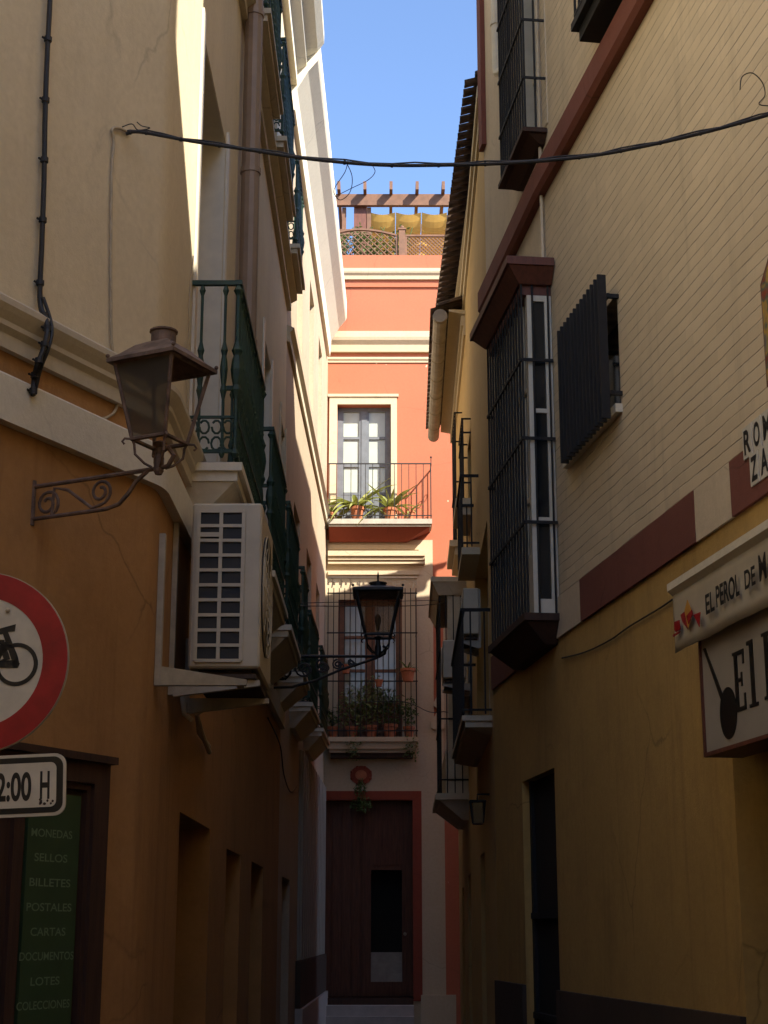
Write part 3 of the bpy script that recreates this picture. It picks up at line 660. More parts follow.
YP = 28.7; pg = thing('pergola', 'brown wooden roof pergola with beams and projecting rafters above the orange house', 'pergola', (.3, 30, zpar-.3))
zb1, zb0 = zt_at(194, YP), zt_at(205, YP); x_l, x_r = -1.7, 2.3
bm_ = MB(); bm_.box((x_l, YP, zb0), (x_r, YP+.1, zb1)); bm_.build('beam', brnwood, pg); bm_ = MB(); bm_.box((x_l, YP+3.4, zb0), (x_r, YP+3.5, zb1)); bm_.build('beam', brnwood, pg)
bm_ = MB(); bm_.box((x_l, YP+.02, zb0-.62), (xt_at(372, 200, YP), YP+.08, zb0-.5)); bm_.build('beam', brnwood, pg)
raf = [339, 365, 391, 417, 443, 469]
for px in raf:
    x_ = xt_at(px, 200, YP); rb = MB(); rb.hexa([Vector(q) for q in ((x_-.03, YP-.25, zb1-.02), (x_+.03, YP-.25, zb1-.02), (x_+.03, YP+3.7, zb1-.02), (x_-.03, YP+3.7, zb1-.02), (x_-.03, YP-.25, zb1+.15), (x_+.03, YP-.25, zb1+.15), (x_+.03, YP+3.7, zb1+.15), (x_-.03, YP+3.7, zb1+.15))]); rb.build('rafter', brnwood, pg)
for px, w in ((360, .12), (344, .04), (369, .04), (470, .1)):
    x_ = xt_at(px, 215, YP); ps = MB(); ps.box((x_-w, YP+.11, zpar-.3), (x_+w, YP+.11+2*w, zb0 if w < .1 else zb1)); ps.build('post', brnwood if w < .1 else redwood, pg)
cv = MB(); xa_ = xt_at(370, 215, YP); sw = xt_at(396, 215, YP)-xa_
for i in range(4):
    for j in range(12):
        def cvp(u, v_): 
            w5 = v_*6 % 1; zz = zb0-.10-.30*4*w5*(1-w5)-.05*math.sin(PI*u)
            return Vector((xa_+sw*(i+u*.97), YP+.12+3.2*v_, zz))
        for k_ in range(6):
            for l_ in range(4):
                u0, u1 = k_/6, (k_+1)/6; v0, v1 = (j+l_/4)/12, (j+(l_+1)/4)/12
                v1b = v1-1e-6
                cv.face([cvp(u0, v0), cvp(u1, v0), cvp(u1, v1b), cvp(u0, v1b)])
o = cv.build('shade_canvas', canvas, loc=(.4, 30, zb0-.2)); tag(o, 'yellow striped canvas shade strips hanging scalloped under the pergola', 'canopy')
vn = MB(); rnd = random.Random(9)
for i in range(5): leaves(vn, Vector((-.75+i*.26, 28.55, zlb+.35+.1*math.sin(i*2))), (.25, .14, .42), 260, .07, rnd)
for i in range(12): x_ = -1+i*.12; vn.tube([Vector((x_, 28.5, zpar-.3)), Vector((x_+rnd.uniform(-.2, .2), 28.5, zlb+.4)), Vector((x_+rnd.uniform(-.3, .3), 28.5, zlb+.8))], .008, 4)
o = vn.build('climbing_plant', leafm, loc=(-.3, 28.5, zpar-.3)); tag(o, 'green climbing plant behind the arched roof lattice', 'plant')

# ================================================================== RIGHT BUILDING (beige over mustard)
R1 = thing('corner_building', 'right hand building, beige painted brick over mustard plaster with red ochre bands', 'building', (5, 9, 0))
sN = -6.6                                                          # near end of RA
zbb = RA.hit(640, 583)[1]; zbt = RA.hit(640, 535)[1]               # lower band
z2b = RA.hit(600, 97)[1]; z2t = RA.hit(600, 60)[1]                 # upper band
HR = 13.8
zpl = RA.hit(660, 1004.5)[1]
sd = [RB.hit(524, 870)[0], RB.hit(557, 870)[0]]; zd = RB.hit(540, 774)[1]
door_h = (sd[1], sd[0], 0, zd)
shop = (sN+.8, RA.hit(739, 880)[0], 0, RA.hit(740, 740)[1])
win2 = (RA.hit(619, 350)[0], RA.hit(567, 350)[0], RA.hit(621, 405)[1], RA.hit(618, 292)[1])
# upper windows on RB
wu = (RB.hit(546, 80)[0], RB.hit(520, 80)[0], RB.hit(546, 125)[1], RB.hit(546, 125)[1]+2.3)
m1 = MB(); m1.holes(RA, sN, 0, 0, zbb, [shop], .5); m1.holes(RB, 0, RB_LEN, 0, zbb, [door_h], .1); m1.build('lower_wall', yellow, R1)
m1 = MB(); m1.holes(RA, sN, -.02, zbb, HR, [win2], .2); m1.build('brick_wall', brickp, R1)
cs0, cs1 = RB.hit(555, 450)[0], RB.hit(490, 450, .25)[0]
czb, czt = RB.hit(553, 620)[1], RB.hit(553, 292)[1]
m1 = MB(); m1.holes(RB, -.02, RB_LEN, zbb, HR, [wu, (cs0+.08, min(cs1, RB_LEN)-.1, czb+.1, czt-.1)], .2)
nn = RA.P(sN, 0); f_e = RB.P(RB_LEN, 0)
# back walls (unseen near end is cut diagonally to admit a blade of sun)
near2 = Vector((nn.x+6.2, nn.y-6.2, 0))
for p, q in ((nn, near2), (near2, Vector((9.5, near2.y, 0))), (Vector((9.5, near2.y, 0)), Vector((9.5, f_e.y, 0))), (Vector((9.5, f_e.y, 0)), f_e)):
    m1.face([Vector((p.x, p.y, 0)), Vector((q.x, q.y, 0)), Vector((q.x, q.y, HR)), Vector((p.x, p.y, HR))])
m1.build('upper_wall', smoothp, R1)
m1 = MB(); m1.prism([(nn.x, nn.y), (1.341, 12.39), (f_e.x, f_e.y), (9.5, f_e.y), (9.5, near2.y), (near2.x, near2.y)], lambda x, y: Vector((x, y, HR)), lambda x, y: Vector((x, y, HR+.25))); m1.build('roof', tile, R1)
rpath = [tuple(RA.P(sN, 0).xy), (1.341, 12.39), tuple(RB.P(RB_LEN, 0).xy)]
# bands: the lower one is partly repainted
def bandbox(W, a, b_, z0, z1, o, m_, name='painted_band'):
    mb = MB(); mb.wbox(W, a, b_, z0, z1, .001, o); return mb.build(name, m_, R1)
sA = RA.hit(583, 600)[0]; sB = RA.hit(698, 520)[0]; sC = RA.hit(735, 500)[0]
bandbox(RA, sA, -.001, zbb, zbt, .02, smoothp); bandbox(RA, sB, sA-.001, zbb, zbt, .024, redoch); bandbox(RA, sC, sB-.001, zbb, zbt, .018, smoothp); bandbox(RA, sN, sC-.001, zbb, zbt, .024, redoch)
bandbox(RB, .001, RB_LEN, zbb, zbt, .02, redoch)
m1 = MB(); m1.sweep(rpath, [(0, z2b), (.06, z2b), (.09, z2b+.04), (.09, z2t-.05), (.06, z2t), (0, z2t)], side=-1); m1.build('upper_band', redoch, R1)
m1 = MB(); m1.wbox(RA, shop[1]+.002, -.001, 0, zpl, .001, .035); m1.wbox(RB, .001, door_h[0]-.002, 0, zpl, .001, .035); m1.wbox(RB, door_h[1]+.002, RB_LEN, 0, zpl, .001, .035); m1.build('plinth', plinthm, R1)
# doors
m1 = MB(); m1.wbox(RB, door_h[0], door_h[1], 0, zd, -.11, -.09); 
for f_ in (.0, .28, .62): zz = .25+(zd-.5)*f_; m1.wbox(RB, door_h[0], door_h[1], zz, zz+.05, -.09, -.05)
m1.wbox(RB, door_h[0], door_h[0]+.08, 0, zd, -.0899, -.06); m1.wbox(RB, door_h[1]-.08, door_h[1], 0, zd, -.0899, -.06)
m1.build('door', iron, R1)
m1 = MB(); m1.wbox(RA, shop[0], shop[1], 0, shop[3], -.5, -.45); m1.wbox(RA, shop[1]-.1, shop[1], 0, shop[3], -.45, -.38); m1.build('shop_door', dkwood, R1)
m1 = MB(); m1.wbox(RA, -.035, -.0, zbt, HR, .001, .02); m1.tube([RA.P(-.06, zbt+.1, .03), RA.P(-.06, HR-.3, .03)], .014, 6); m1.build('cable_duct', smoothp, R1)
# window behind flat black bars
m1 = MB(); m1.wbox(RA, win2[0], win2[1], win2[2], win2[3], -.2, -.17); wf = m1.build('window', glassd, R1)
m1 = MB(); m1.wbox(RA, win2[0]-.03, win2[1]+.05, win2[2]-.06, win2[2], -.16, .05); m1.wbox(RA, win2[1]-.04, win2[1]-.002, win2[2]+.002, win2[3]-.002, -.165, .01); m1.wbox(RA, win2[0]+.002, win2[0]+.05, win2[2]+.002, win2[3]-.002, -.165, -.1); m1.build('sill', white, wf)
OB = .12; bA, bZ1 = RA.hit(601, 275, OB); _, bZ0 = RA.hit(601, 424, OB); bB, _ = RA.hit(563, 400, OB)
m1 = MB(); nb = 13
for i in range(nb):
    s_ = bA+(bB-bA)*i/(nb-1); m1.wbox(RA, s_-.010, s_+.010, bZ0, bZ1, OB-.03, OB+.03)
for zz in (bZ0+.17, bZ1-.17): 
    m1.wbox(RA, bA-.02, bB+.03, zz, zz+.03, OB-.05, OB-.031)
    for ss in (bA, bB): m1.wbox(RA, ss-.012, ss+.012, zz, zz+.03, -.15, OB-.05)
m1.build('security_bars', iron, wf)
# projecting bay window (cierro)
o_ = .22
bw = MB(); bw.wbox(RB, cs0, cs1, czt, czt+.08, 0, o_+.03); bw.hexa([RB.P(cs0-.04, czt+.082, 0), RB.P(cs1+.04, czt+.082, 0), RB.P(cs1+.04, czt+.082, o_+.05), RB.P(cs0-.04, czt+.082, o_+.05), RB.P(cs0-.14, czt+.2, 0), RB.P(cs1+.14, czt+.2, 0), RB.P(cs1+.14, czt+.2, o_+.15), RB.P(cs0-.14, czt+.2, o_+.15)])
bw.wbox(RB, cs0-.16, cs1+.16, czt+.202, czt+.27, 0, o_+.17)
bwo = bw.build('bay_window', redwood, R1)
m1 = MB()
for ss in (cs0, cs1-.05):
    m1.wbox(RB, ss, ss+.05, czb, czt, .0, .055); m1.wbox(RB, ss, ss+.05, czb, czt, o_-.07, o_-.02); m1.wbox(RB, ss, ss+.05, czb, czb+.12, .055, o_-.07); m1.wbox(RB, ss, ss+.05, czt-.05, czt, .055, o_-.07)
    for f_ in (.28, .62): zz = czb+(czt-czb)*f_; m1.wbox(RB, ss, ss+.05, zz, zz+.035, .055, o_-.07)
ncol = 6
for i in range(ncol+1): s_ = cs0+.05+(cs1-.1-cs0)*i/ncol; m1.wbox(RB, s_-.03, s_+.03, czb, czt, o_-.07, o_-.02)
m1.wbox(RB, cs0+.05, cs1-.05, czb, czb+.5, o_-.07, o_-.03)
for f_ in (.35, .7): zz = czb+(czt-czb)*f_; m1.wbox(RB, cs0+.05, cs1-.05, zz, zz+.04, o_-.068, o_-.028)
m1.build('window_frame', whitepaint, bwo)
m1 = MB(); m1.wbox(RB, cs0+.02, cs0+.03, czb+.12, czt-.05, .055, o_-.07); m1.wbox(RB, cs1-.03, cs1-.02, czb+.12, czt-.05, .055, o_-.07); m1.wbox(RB, cs0+.05, cs1-.05, czb+.5, czt, o_-.055, o_-.045); m1.build('pane', glassd, bwo)
m1 = MB(); m1.hexa([RB.P(cs0+.1, czb-.22, 0), RB.P(cs1-.1, czb-.22, 0), RB.P(cs1-.1, czb-.22, .1), RB.P(cs0+.1, czb-.22, .1), RB.P(cs0-.03, czb-.06, 0), RB.P(cs1+.03, czb-.06, 0), RB.P(cs1+.03, czb-.06, o_+.05), RB.P(cs0-.03, czb-.06, o_+.05)])
m1.wbox(RB, cs0-.05, cs1+.05, czb-.058, czb, 0, o_+.07); m1.build('bay_base', dkwood, bwo)
m1 = MB(); og = o_+.03; n = int((cs1-cs0)/.105)
for i in range(n+1): s_ = cs0-.02+(cs1-cs0+.04)*i/n; m1.tube([RB.P(s_, czb, og), RB.P(s_, czt+.08, og)], .0095, 6)
for i in range(2): oo = .03+i*.13; m1.tube([RB.P(cs0-.02, czb, oo), RB.P(cs0-.02, czt+.08, oo)], .0085, 6); m1.tube([RB.P(cs1+.02, czb, oo), RB.P(cs1+.02, czt+.08, oo)], .0085, 6)
for f_ in (.27, .53, .78): 
    zz = czb+(czt-czb)*f_; m1.wbox(RB, cs0-.03, cs1+.03, zz, zz+.025, og+.008, og+.02); m1.wbox(RB, cs0-.035, cs0-.022, zz, zz+.025, 0, og+.008); m1.wbox(RB, cs1+.022, cs1+.035, zz, zz+.025, 0, og+.008)
m1.build('window_grille', iron, bwo)
# upper caged window
wo = .18; us0, uz0 = RB.hit(547, 127); us1 = RB.hit(521, 190)[0]; uz0 = (uz0+RB.hit(516, 198)[1])/2
m1 = MB(); m1.wbox(RB, wu[0], wu[1], wu[2], wu[3], -.2, -.16); uw = m1.build('window', glassd, R1)
m1 = MB(); m1.wbox(RB, wu[0], wu[0]+.05, wu[2]+.002, wu[3]-.002, -.155, -.09); m1.wbox(RB, wu[1]-.07, wu[1]-.002, wu[2]+.002, wu[3]-.002, -.155, -.002); m1.wbox(RB, wu[0]+.05, wu[1]-.07, wu[2]+.9, wu[2]+.96, -.155, -.1); m1.build('window_frame', whitepaint, uw)
m1 = MB(); m1.wbox(RB, us0, us1, uz0-.04, uz0, 0, wo+.03); m1.hexa([RB.P(us0+.1, uz0-.1, 0), RB.P(us1-.1, uz0-.1, 0), RB.P(us1-.1, uz0-.1, .05), RB.P(us0+.1, uz0-.1, .05), RB.P(us0+.03, uz0-.042, 0), RB.P(us1-.03, uz0-.042, 0), RB.P(us1-.03, uz0-.042, wo-.03), RB.P(us0+.03, uz0-.042, wo-.03)]); m1.build('window_ledge', dkwood, uw)
m1 = MB(); n = 11
for i in range(n+1): s_ = us0+.02+(us1-us0-.04)*i/n; m1.tube([RB.P(s_, uz0, wo), RB.P(s_, uz0+2.7, wo)], .0095, 6)
for i in range(1): oo = .09; m1.tube([RB.P(us0+.02, uz0, oo), RB.P(us0+.02, uz0+2.7, oo)], .009, 6); m1.tube([RB.P(us1-.02, uz0, oo), RB.P(us1-.02, uz0+2.7, oo)], .009, 6)
for zz in (.45, 1.0, 1.55, 2.2): m1.wbox(RB, us0, us1, uz0+zz, uz0+zz+.022, wo+.006, wo+.018); m1.wbox(RB, us0-.0, us0+.012, uz0+zz, uz0+zz+.022, 0, wo)
m1.build('window_grille', iron, uw)
# balcony at the top right
q0, qz = RA.hit(600, 52); q1 = RA.hit(592, 52)[0]; qz = z2t+.22
qs0 = q0-1.9; qs1 = q0-.08
m1 = MB(); m1.wbox(RA, qs0, qs1, qz-.06, qz, 0, .24); m1.wbox(RA, qs0+.04, qs1-.04, qz-.16, qz-.062, 0, .19); qb = m1.build('balcony', iron, R1)
m1 = MB(); railing(m1, RA, qs0+.02, qs1-.02, qz, 1.05, .21, scroll=False, ornate=False, step=.11); m1.build('railing', iron, qb)
# corner trim and white pipes at the top
m1 = MB(); zt_ = RB.hit(492, 130)[1]; m1.wbox(RB, RB_LEN-.16, RB_LEN+.02, zt_, HR, .001, .05); m1.build('corner_trim', redoch, R1)
m1 = MB(); zq = RB.hit(498, 72, .1)[1]; s_ = RB.hit(496, 60, .1)[0]; s_ = min(s_, RB_LEN-.3)
m1.tube([RB.P(s_, HR-.1, .09), RB.P(s_, zq+.1, .09), RB.P(s_-.02, zq+.03, .085), RB.P(s_-.08, zq, .07), RB.P(s_-.2, zq-.02, .04)], .05, 10); m1.tube([RB.P(s_, zq+.55, .09), RB.P(s_, zq+.6, .09)], .06, 10); m1.build('drainpipe', whitepaint, R1, smooth=False)

# ---- cloth valance, bar sign, street tiles, ceramic picture
aw = thing('shop_awning', 'cream rolled shop awning with lettered valance above the bar sign', 'awning', RA.P(RA.hit(740, 600, .4)[0], RA.hit(740, 600, .4)[1], .3))
AO = .34
a1, az1 = RA.hit(672, 583, AO); _, az0 = RA.hit(672, 655, AO); a0 = RA.hit(800, 520, AO)[0]-.3
m1 = MB(); m1.sweep([tuple(RA.P(a0, 0).xy), tuple(RA.P(a1, 0).xy)], [(.03, az1), (.30, az1-.04), (AO, az1-.075), (AO+.03, az1-.05), (AO+.03, az1-.01), (.3, az1+.03), (.03, az1+.08)], side=-1); m1.build('cassette', white, aw)
m1 = MB(); n = 60
for i in range(n):
    u0, u1 = a0+(a1-a0)*i/n, a0+(a1-a0)*(i+1)/n; f_ = lambda s_, k_: .006*math.sin(s_*9)*k_+.002*math.sin(s_*31)*k_
    for j in range(5):
        z0_, z1_ = az1-.06-(az1-.06-az0)*j/5, az1-.06-(az1-.06-az0)*(j+1)/5
        m1.face([RA.P(u0, z0_, AO+f_(u0, j/5)), RA.P(u1, z0_, AO+f_(u1, j/5)), RA.P(u1, z1_, AO+f_(u1, (j+1)/5)), RA.P(u0, z1_, AO+f_(u0, (j+1)/5))])
bmesh.ops.remove_doubles(m1.bm, verts=m1.bm.verts, dist=.0005); bmesh.ops.solidify(m1.bm, geom=m1.bm.faces[:], thickness=.003)
m1.build('valance', awn, aw, smooth=True)
def rtext(txt, W, pxl, pyb, pxr, h, o, bold, m_, parent, kx=1):
    s0, z0 = W.hit(pxl, pyb, o); s1, _ = W.hit(pxr, pyb, o)
    mb = text_mesh(txt, lambda x, y, d: W.P(s0-x, z0+y, o), h, s0-s1, bold); return mb.build('lettering', m_, parent)
for w_, xl, xr, pb_, pt_ in (('EL', 706, 715, 615, 593), ('PEROL', 716.5, 740.5, 608, 584), ('DE', 745, 756, 590, 569)):
    s0, z0 = RA.hit(xl, pb_, AO+.02); h = RA.hit(xl, pt_, AO+.02)[1]-z0; rtext(w_, RA, xl, pb_, xr, h*.93, AO+.022, .025, signblack, aw)
s0, z0 = RA.hit(760, 582, AO+.02); mb = text_mesh('M', lambda x, y, d: RA.P(s0-x, z0+y, AO+.022), .125, .09, .025); mb.build('lettering', signblack, aw)
m1 = MB()      # little red cup, pan and triangle printed on the valance
def ap(px, py): return RA.hit(px, py, AO+.02)
def flat(polys, m_, o=AO+.022, W=RA, parent=aw, name='printed_mark', th=.003):
    mb = MB()
    for poly in polys: mb.prism(poly, lambda x, y: W.P(x, y, o), lambda x, y: W.P(x, y, o+th))
    mb.build(name, m_, parent)
flat([[ap(675, 622), ap(680, 620), ap(681, 629), ap(677, 632), ap(675, 630)]], signred); flat([[ap(673, 635), ap(681, 631), ap(680, 633), ap(674, 637)]], signred); flat([[ap(694, 615), ap(701, 612), ap(700, 627), ap(697, 620)]], signred)
flat([[ap(685, 612), ap(688, 600), ap(693, 612), ap(689, 628), ap(686, 624)]], canvas); flat([[ap(682, 615), ap(685.5, 612), ap(689, 629), ap(684, 622)]], signred, AO+.026); flat([[ap(688, 616), ap(693, 610), ap(694, 614), ap(690, 624)]], signred, AO+.026)
bs = thing('bar_sign', 'grey framed bar sign with large black El and frying pan emblem, under the awning', 'sign', RA.P(RA.hit(740, 760, .3)[0], RA.hit(706, 756, .3)[1], .2))
BO2 = .30; b1, bz0 = RA.hit(705, 757, BO2); _, bz1 = RA.hit(700, 640, BO2); b0 = b1-1.0
m1 = MB(); m1.wbox(RA, b0, b1, bz0+.02, bz1+.1, .1, BO2-.012); m1.build('panel', boardm, bs)
m1 = MB(); m1.wbox(RA, b0-.02, b1+.02, bz0, bz0+.02, .09, BO2); m1.wbox(RA, b0-.02, b1+.02, bz1+.1, bz1+.12, .09, BO2); m1.wbox(RA, b1, b1+.02, bz0+.02, bz1+.1, .09, BO2); m1.wbox(RA, b0-.02, b0, bz0+.02, bz1+.1, .09, BO2); m1.build('frame', redwood, bs)
def bp(px, py): return RA.hit(px, py, BO2)
# serif E and l drawn as outlines, P cut by the frame of the picture
def serif(polys): flat(polys, signblack, BO2-.011, RA, bs, 'lettering')
def lerp(p, q, t): return (p[0]+(q[0]-p[0])*t, p[1]+(q[1]-p[1])*t)
def glyph(px0, px1, pyb, pyt, rects, rise):
    out = []
    s0, z0 = bp(px0, pyb); s1, _ = bp(px1, pyb); _, zt_ = bp(px0, pyt)
    for (x0_, x1_, y0_, y1_) in rects:
        out.append([(s0+(s1-s0)*x_, z0+(zt_-z0)*y_) for x_, y_ in ((x0_, y0_), (x1_, y0_), (x1_, y1_), (x0_, y1_))])
    return out
serif(glyph(733.5, 745, 713, 652, [(.12, .4, 0, 1), (0, .12, 0, .05), (0, .12, .95, 1), (.4, .85, 0, .07), (.85, 1, 0, .27), (.4, .85, .93, 1), (.85, 1, .76, 1), (.4, .65, .48, .545), (.65, .78, .4, .63)], 0))
serif(glyph(748, 757, 708, 640, [(.3, .7, 0, 1), (0, .3, 0, .05), (.7, 1, 0, .05), (0, .3, .94, 1)], 0))
serif(glyph(763, 778, 700, 632, [(.15, .42, 0, 1), (0, .15, 0, .05), (.42, .55, 0, .05), (0, .15, .95, 1), (.42, .8, .93, 1), (.42, .8, .45, .52), (.78, 1, .52, .93)], 0))
cx, cz_ = bp(726.5, 713); rx = abs(bp(718, 713)[0]-bp(735, 713)[0])/2; rz = (bp(726, 686)[1]-bp(726, 739)[1])/2
flat([[(cx+rx*math.cos(2*PI*i/28), cz_+rz*math.sin(2*PI*i/28)) for i in range(28)], [bp(701.5, 649), bp(703.5, 648), bp(722, 697), bp(720, 702)]], signblack, BO2-.011, RA, bs, 'pan_emblem')
# street name tiles
sn = thing('street_name_sign', 'white ceramic street name tiles with black letters above the awning', 'street sign', RA.P(RA.hit(755, 455)[0], RA.hit(752, 470)[1], .01))
m1 = MB(); m2 = MB()
def tl(px0, px1, pyb, pyt): a_, z0 = RA.hit(px0, pyb, .02); b2, _ = RA.hit(px1, pyb, .02); zt_ = RA.hit(px0, pyt, .02)[1]; return a_, b2, z0, zt_
for ch, x0_, x1_, yb, yt in (('R', 745.5, 755.2, 459, 420), ('O', 755.4, 764.4, 453, 412), ('M', 764.6, 776, 446, 404), ('Z', 752.8, 762, 487, 449), ('A', 762.2, 773, 480, 441)):
    a_, b2, z0, zt_ = tl(x0_, x1_, yb, yt); z0 = RA.hit(750, 457.5, .02)[1] if ch in 'ROM' else RA.hit(757, 484.5, .02)[1]; zt_ = z0+.175
    m1.wbox(RA, b2+.002, a_-.002, z0, zt_, .0245, .032)
    w_ = a_-b2; mb = text_mesh(ch, lambda x, y, d: RA.P(a_-w_*.16-x, z0+.02+y, .0335), .135, w_*.7, .03); mb.build('lettering', signblack, sn)
m1.build('tile', ceram, sn, bevel=.0015)
cpn = thing('ceramic_picture', 'ceramic wall picture in a pointed brown frame at the right edge', 'wall picture', RA.P(RA.hit(790, 330)[0], RA.hit(765, 390)[1], 0))
a1_, cz1 = RA.hit(762, 285, .03); _, cz0 = RA.hit(763, 392, .03); wv = .55
poly = [(a1_, cz0), (a1_, cz1), (a1_-wv/2, cz1+.22), (a1_-wv, cz1), (a1_-wv, cz0)]
m1 = MB(); m1.prism(poly, lambda x, y: RA.P(x, y, .002), lambda x, y: RA.P(x, y, .04)); m1.build('frame', redwood, cpn)
ctr = (a1_-wv/2, (cz0+cz1)/2); m1 = MB(); m1.prism([lerp(p, ctr, .09) for p in poly], lambda x, y: RA.P(x, y, .041), lambda x, y: RA.P(x, y, .046)); m1.build('tiles', picm, cpn)

# ================================================================== RIGHT BUILDING WITH TILED EAVES
R2 = thing('apartment_building', 'right yellow building with tiled eaves and gutter, beyond the beige one', 'building', (5, 20, 0))
L2 = 10.6; HE = 9.85; sG = 5.4
w2h = [(4.1, 5.1, 6.75, 7.7), (6.9, 8.2, 6.9, 8.7), (.6, 3.4, 3.6, 5.6), (6.0, 7.0, 0, 2.3), (8.4, 9.4, 0, 2.2), (2.2, 3.2, 0, 2.4)]
m1 = MB(); m1.holes(RC, 0, L2, 0, HE-.02, w2h, .2); ea, eb = RC.P(0, 0), RC.P(L2, 0)
for p, q in ((eb, Vector((9.5, eb.y, 0))), (Vector((9.5, eb.y, 0)), Vector((9.5, ea.y+.002, 0)))):
    m1.face([Vector((p.x, p.y, 0)), Vector((q.x, q.y, 0)), Vector((q.x, q.y, HE-.02)), Vector((p.x, p.y, HE-.02))])
m1.build('wall', yellow2, R2)
# roof: two slopes of clay tiles over a moulded soffit
m1 = MB()
for (s0, s1, z_, oa_, ob2) in ((0.02, sG+1.08, 10.2, .0, .12), (sG-.12, L2+.12, HE-.13, .22, .22)):
    m1.hexa([RC.P(s0, z_-.06, -.1), RC.P(s1, z_-.06, -.1), RC.P(s1, z_+.0, ob2), RC.P(s0, z_+.0, oa_), RC.P(s0, z_+.02, -.1), RC.P(s1, z_+.02, -.1), RC.P(s1, z_+.03, ob2), RC.P(s0, z_+.03, oa_)])
    m1.wbox(RC, s0, s1, z_-.34, z_-.061, -.1, .03); m1.wbox(RC, s0, s1, z_-.20, z_-.062, .0301, .06)
m1.wbox(RC, .02, sG+1.08, HE-.019, 10.2-.341, -.12, .0)
m1.build('eaves', pale, R2)
m1 = MB(); s_ = .06
for (s0, s1, z_, oa_, ob2) in ((0.04, sG+1.06, 10.24, .07, .27), (sG-.1, L2+.1, HE-.08, .36, .36)):
    n = int((s1-s0)/.19)
    for i in range(n):
        c_ = s0+(s1-s0)*(i+.5)/n; oo = oa_+(ob2-oa_)*(c_-s0)/(s1-s0); rows = 6
        for r_ in range(rows):
            o0 = oo-r_*.42;  o1 = oo-(r_+1)*.42-.05; za = z_+r_*.42*.33; zb_ = za+.47*.33
            for zsg, rr_, cc in ((1, .075, c_), (-1, .06, c_+(s1-s0)/n/2)):
                ring0, ring1 = [], []
                for k_ in range(7):
                    a_ = PI*k_/6; x_ = math.cos(a_)*rr_; y_ = math.sin(a_)*rr_*zsg
                    ring0.append(RC.P(cc+x_, za+y_+(.05 if zsg > 0 else .055), o0+(.11 if zsg < 0 else 0))); ring1.append(RC.P(cc+x_*.85, zb_+y_*.85+(.05 if zsg > 0 else .055), o1))
                for k_ in range(6): m1.face([ring0[k_], ring0[k_+1], ring1[k_+1], ring1[k_]])
bmesh.ops.solidify(m1.bm, geom=m1.bm.faces[:], thickness=.014)
m1.build('roof_tiles', tile, R2)
m1 = MB(); m1.prism([(RC.P(0, 0).x+.1, ea.y+.01), (RC.P(L2, 0).x+.1, eb.y), (9.5, eb.y), (9.5, ea.y+.01)], lambda x, y: Vector((x, y, HE-.02)), lambda x, y: Vector((x, y, HE+.1+(0 if x < 3 else .9)))); m1.build('roof', tile, R2)
m1 = MB(); zg = HE-.2; m1.tube([RC.P(sG-.15, zg, .34), RC.P(L2+.15, zg, .34)], .095, 14)
for i in range(7): s_ = sG-.1+i*.8; m1.tube([RC.P(s_, zg, .34), RC.P(s_+.03, zg, .34)], .103, 14)
m1.build('gutter', gutterm, R2)
for (a_, b2, z0, z1) in w2h[:2]:
    m1 = MB(); m1.wbox(RC, a_, b2, z0, z1, -.19, -.16); w_ = m1.build('window', glassd, R2)
    m1 = MB(); m1.wbox(RC, a_-.1, b2+.1, z0-.09, z0, 0, .2); m1.wbox(RC, a_-.05, b2+.05, z0-.2, z0-.092, 0, .13); m1.build('sill', pale, w_)
    m1 = MB(); oo = .10
    for i in range(9): s_ = a_-.05+(b2-a_+.1)*i/8; m1.wbox(RC, s_-.008, s_+.008, z0, z1+.1, oo-.008, oo+.008)
    for zz in (z0+.2, z0+.85, z1+.08):
        m1.wbox(RC, a_-.06, b2+.06, zz, zz+.02, oo+.009, oo+.02)
        for s_ in (a_-.06, b2+.045): m1.wbox(RC, s_, s_+.015, zz, zz+.02, 0, oo+.009)
    m1.build('window_grille', iron, w_)
for (a_, b2, z0, z1) in w2h[3:]:
    m1 = MB(); m1.wbox(RC, a_, b2, z0, z1, -.19, -.14); m1.wbox(RC, a_+.12, b2-.12, .3, z1-.2, -.14, -.12); m1.build('door', dkwood, R2)
m1 = MB(); m1.wbox(RC, .02, L2-.05, 0, .9, .001, .04); m1.build('plinth', stonem, R2) if False else m1.bm.free()
# near balcony
m1 = slab(RC, .25, 3.7, 3.58, .24, .16); nbal = m1.build('balcony', moldm, R2)
m1 = MB(); railing(m1, RC, .3, 3.65, 3.585, 1.05, .27, scroll=False, ornate=False, step=.11); m1.build('railing', iron, nbal)
french_door(R2, RC, .6, 3.4, 3.6, 5.6, -.14, whitepaint, glassd, 3)
# far bay with white cornice
m1 = MB(); fs0, fs1, fo = 6.2, 8.6, .36
m1.wbox(RC, fs0-.1, fs1+.1, 6.15, 6.22, 0, fo+.12); m1.hexa([RC.P(fs0-.02, 5.98, 0), RC.P(fs1+.02, 5.98, 0), RC.P(fs1+.02, 5.98, fo+.02), RC.P(fs0-.02, 5.98, fo+.02), RC.P(fs0-.09, 6.148, 0), RC.P(fs1+.09, 6.148, 0), RC.P(fs1+.09, 6.148, fo+.1), RC.P(fs0-.09, 6.148, fo+.1)])
bay = m1.build('bay_window', pale, R2); m1 = MB(); m1.wbox(RC, fs0-.08, fs1+.08, 3.25, 3.33, 0, fo+.08); m1.hexa([RC.P(fs0+.15, 3.0, 0), RC.P(fs1-.15, 3.0, 0), RC.P(fs1-.15, 3.0, .08), RC.P(fs0+.15, 3.0, .08), RC.P(fs0-.02, 3.248, 0), RC.P(fs1+.02, 3.248, 0), RC.P(fs1+.02, 3.248, fo+.03), RC.P(fs0-.02, 3.248, fo+.03)])
m1.build('bay_base', pale, bay)
m1 = MB()
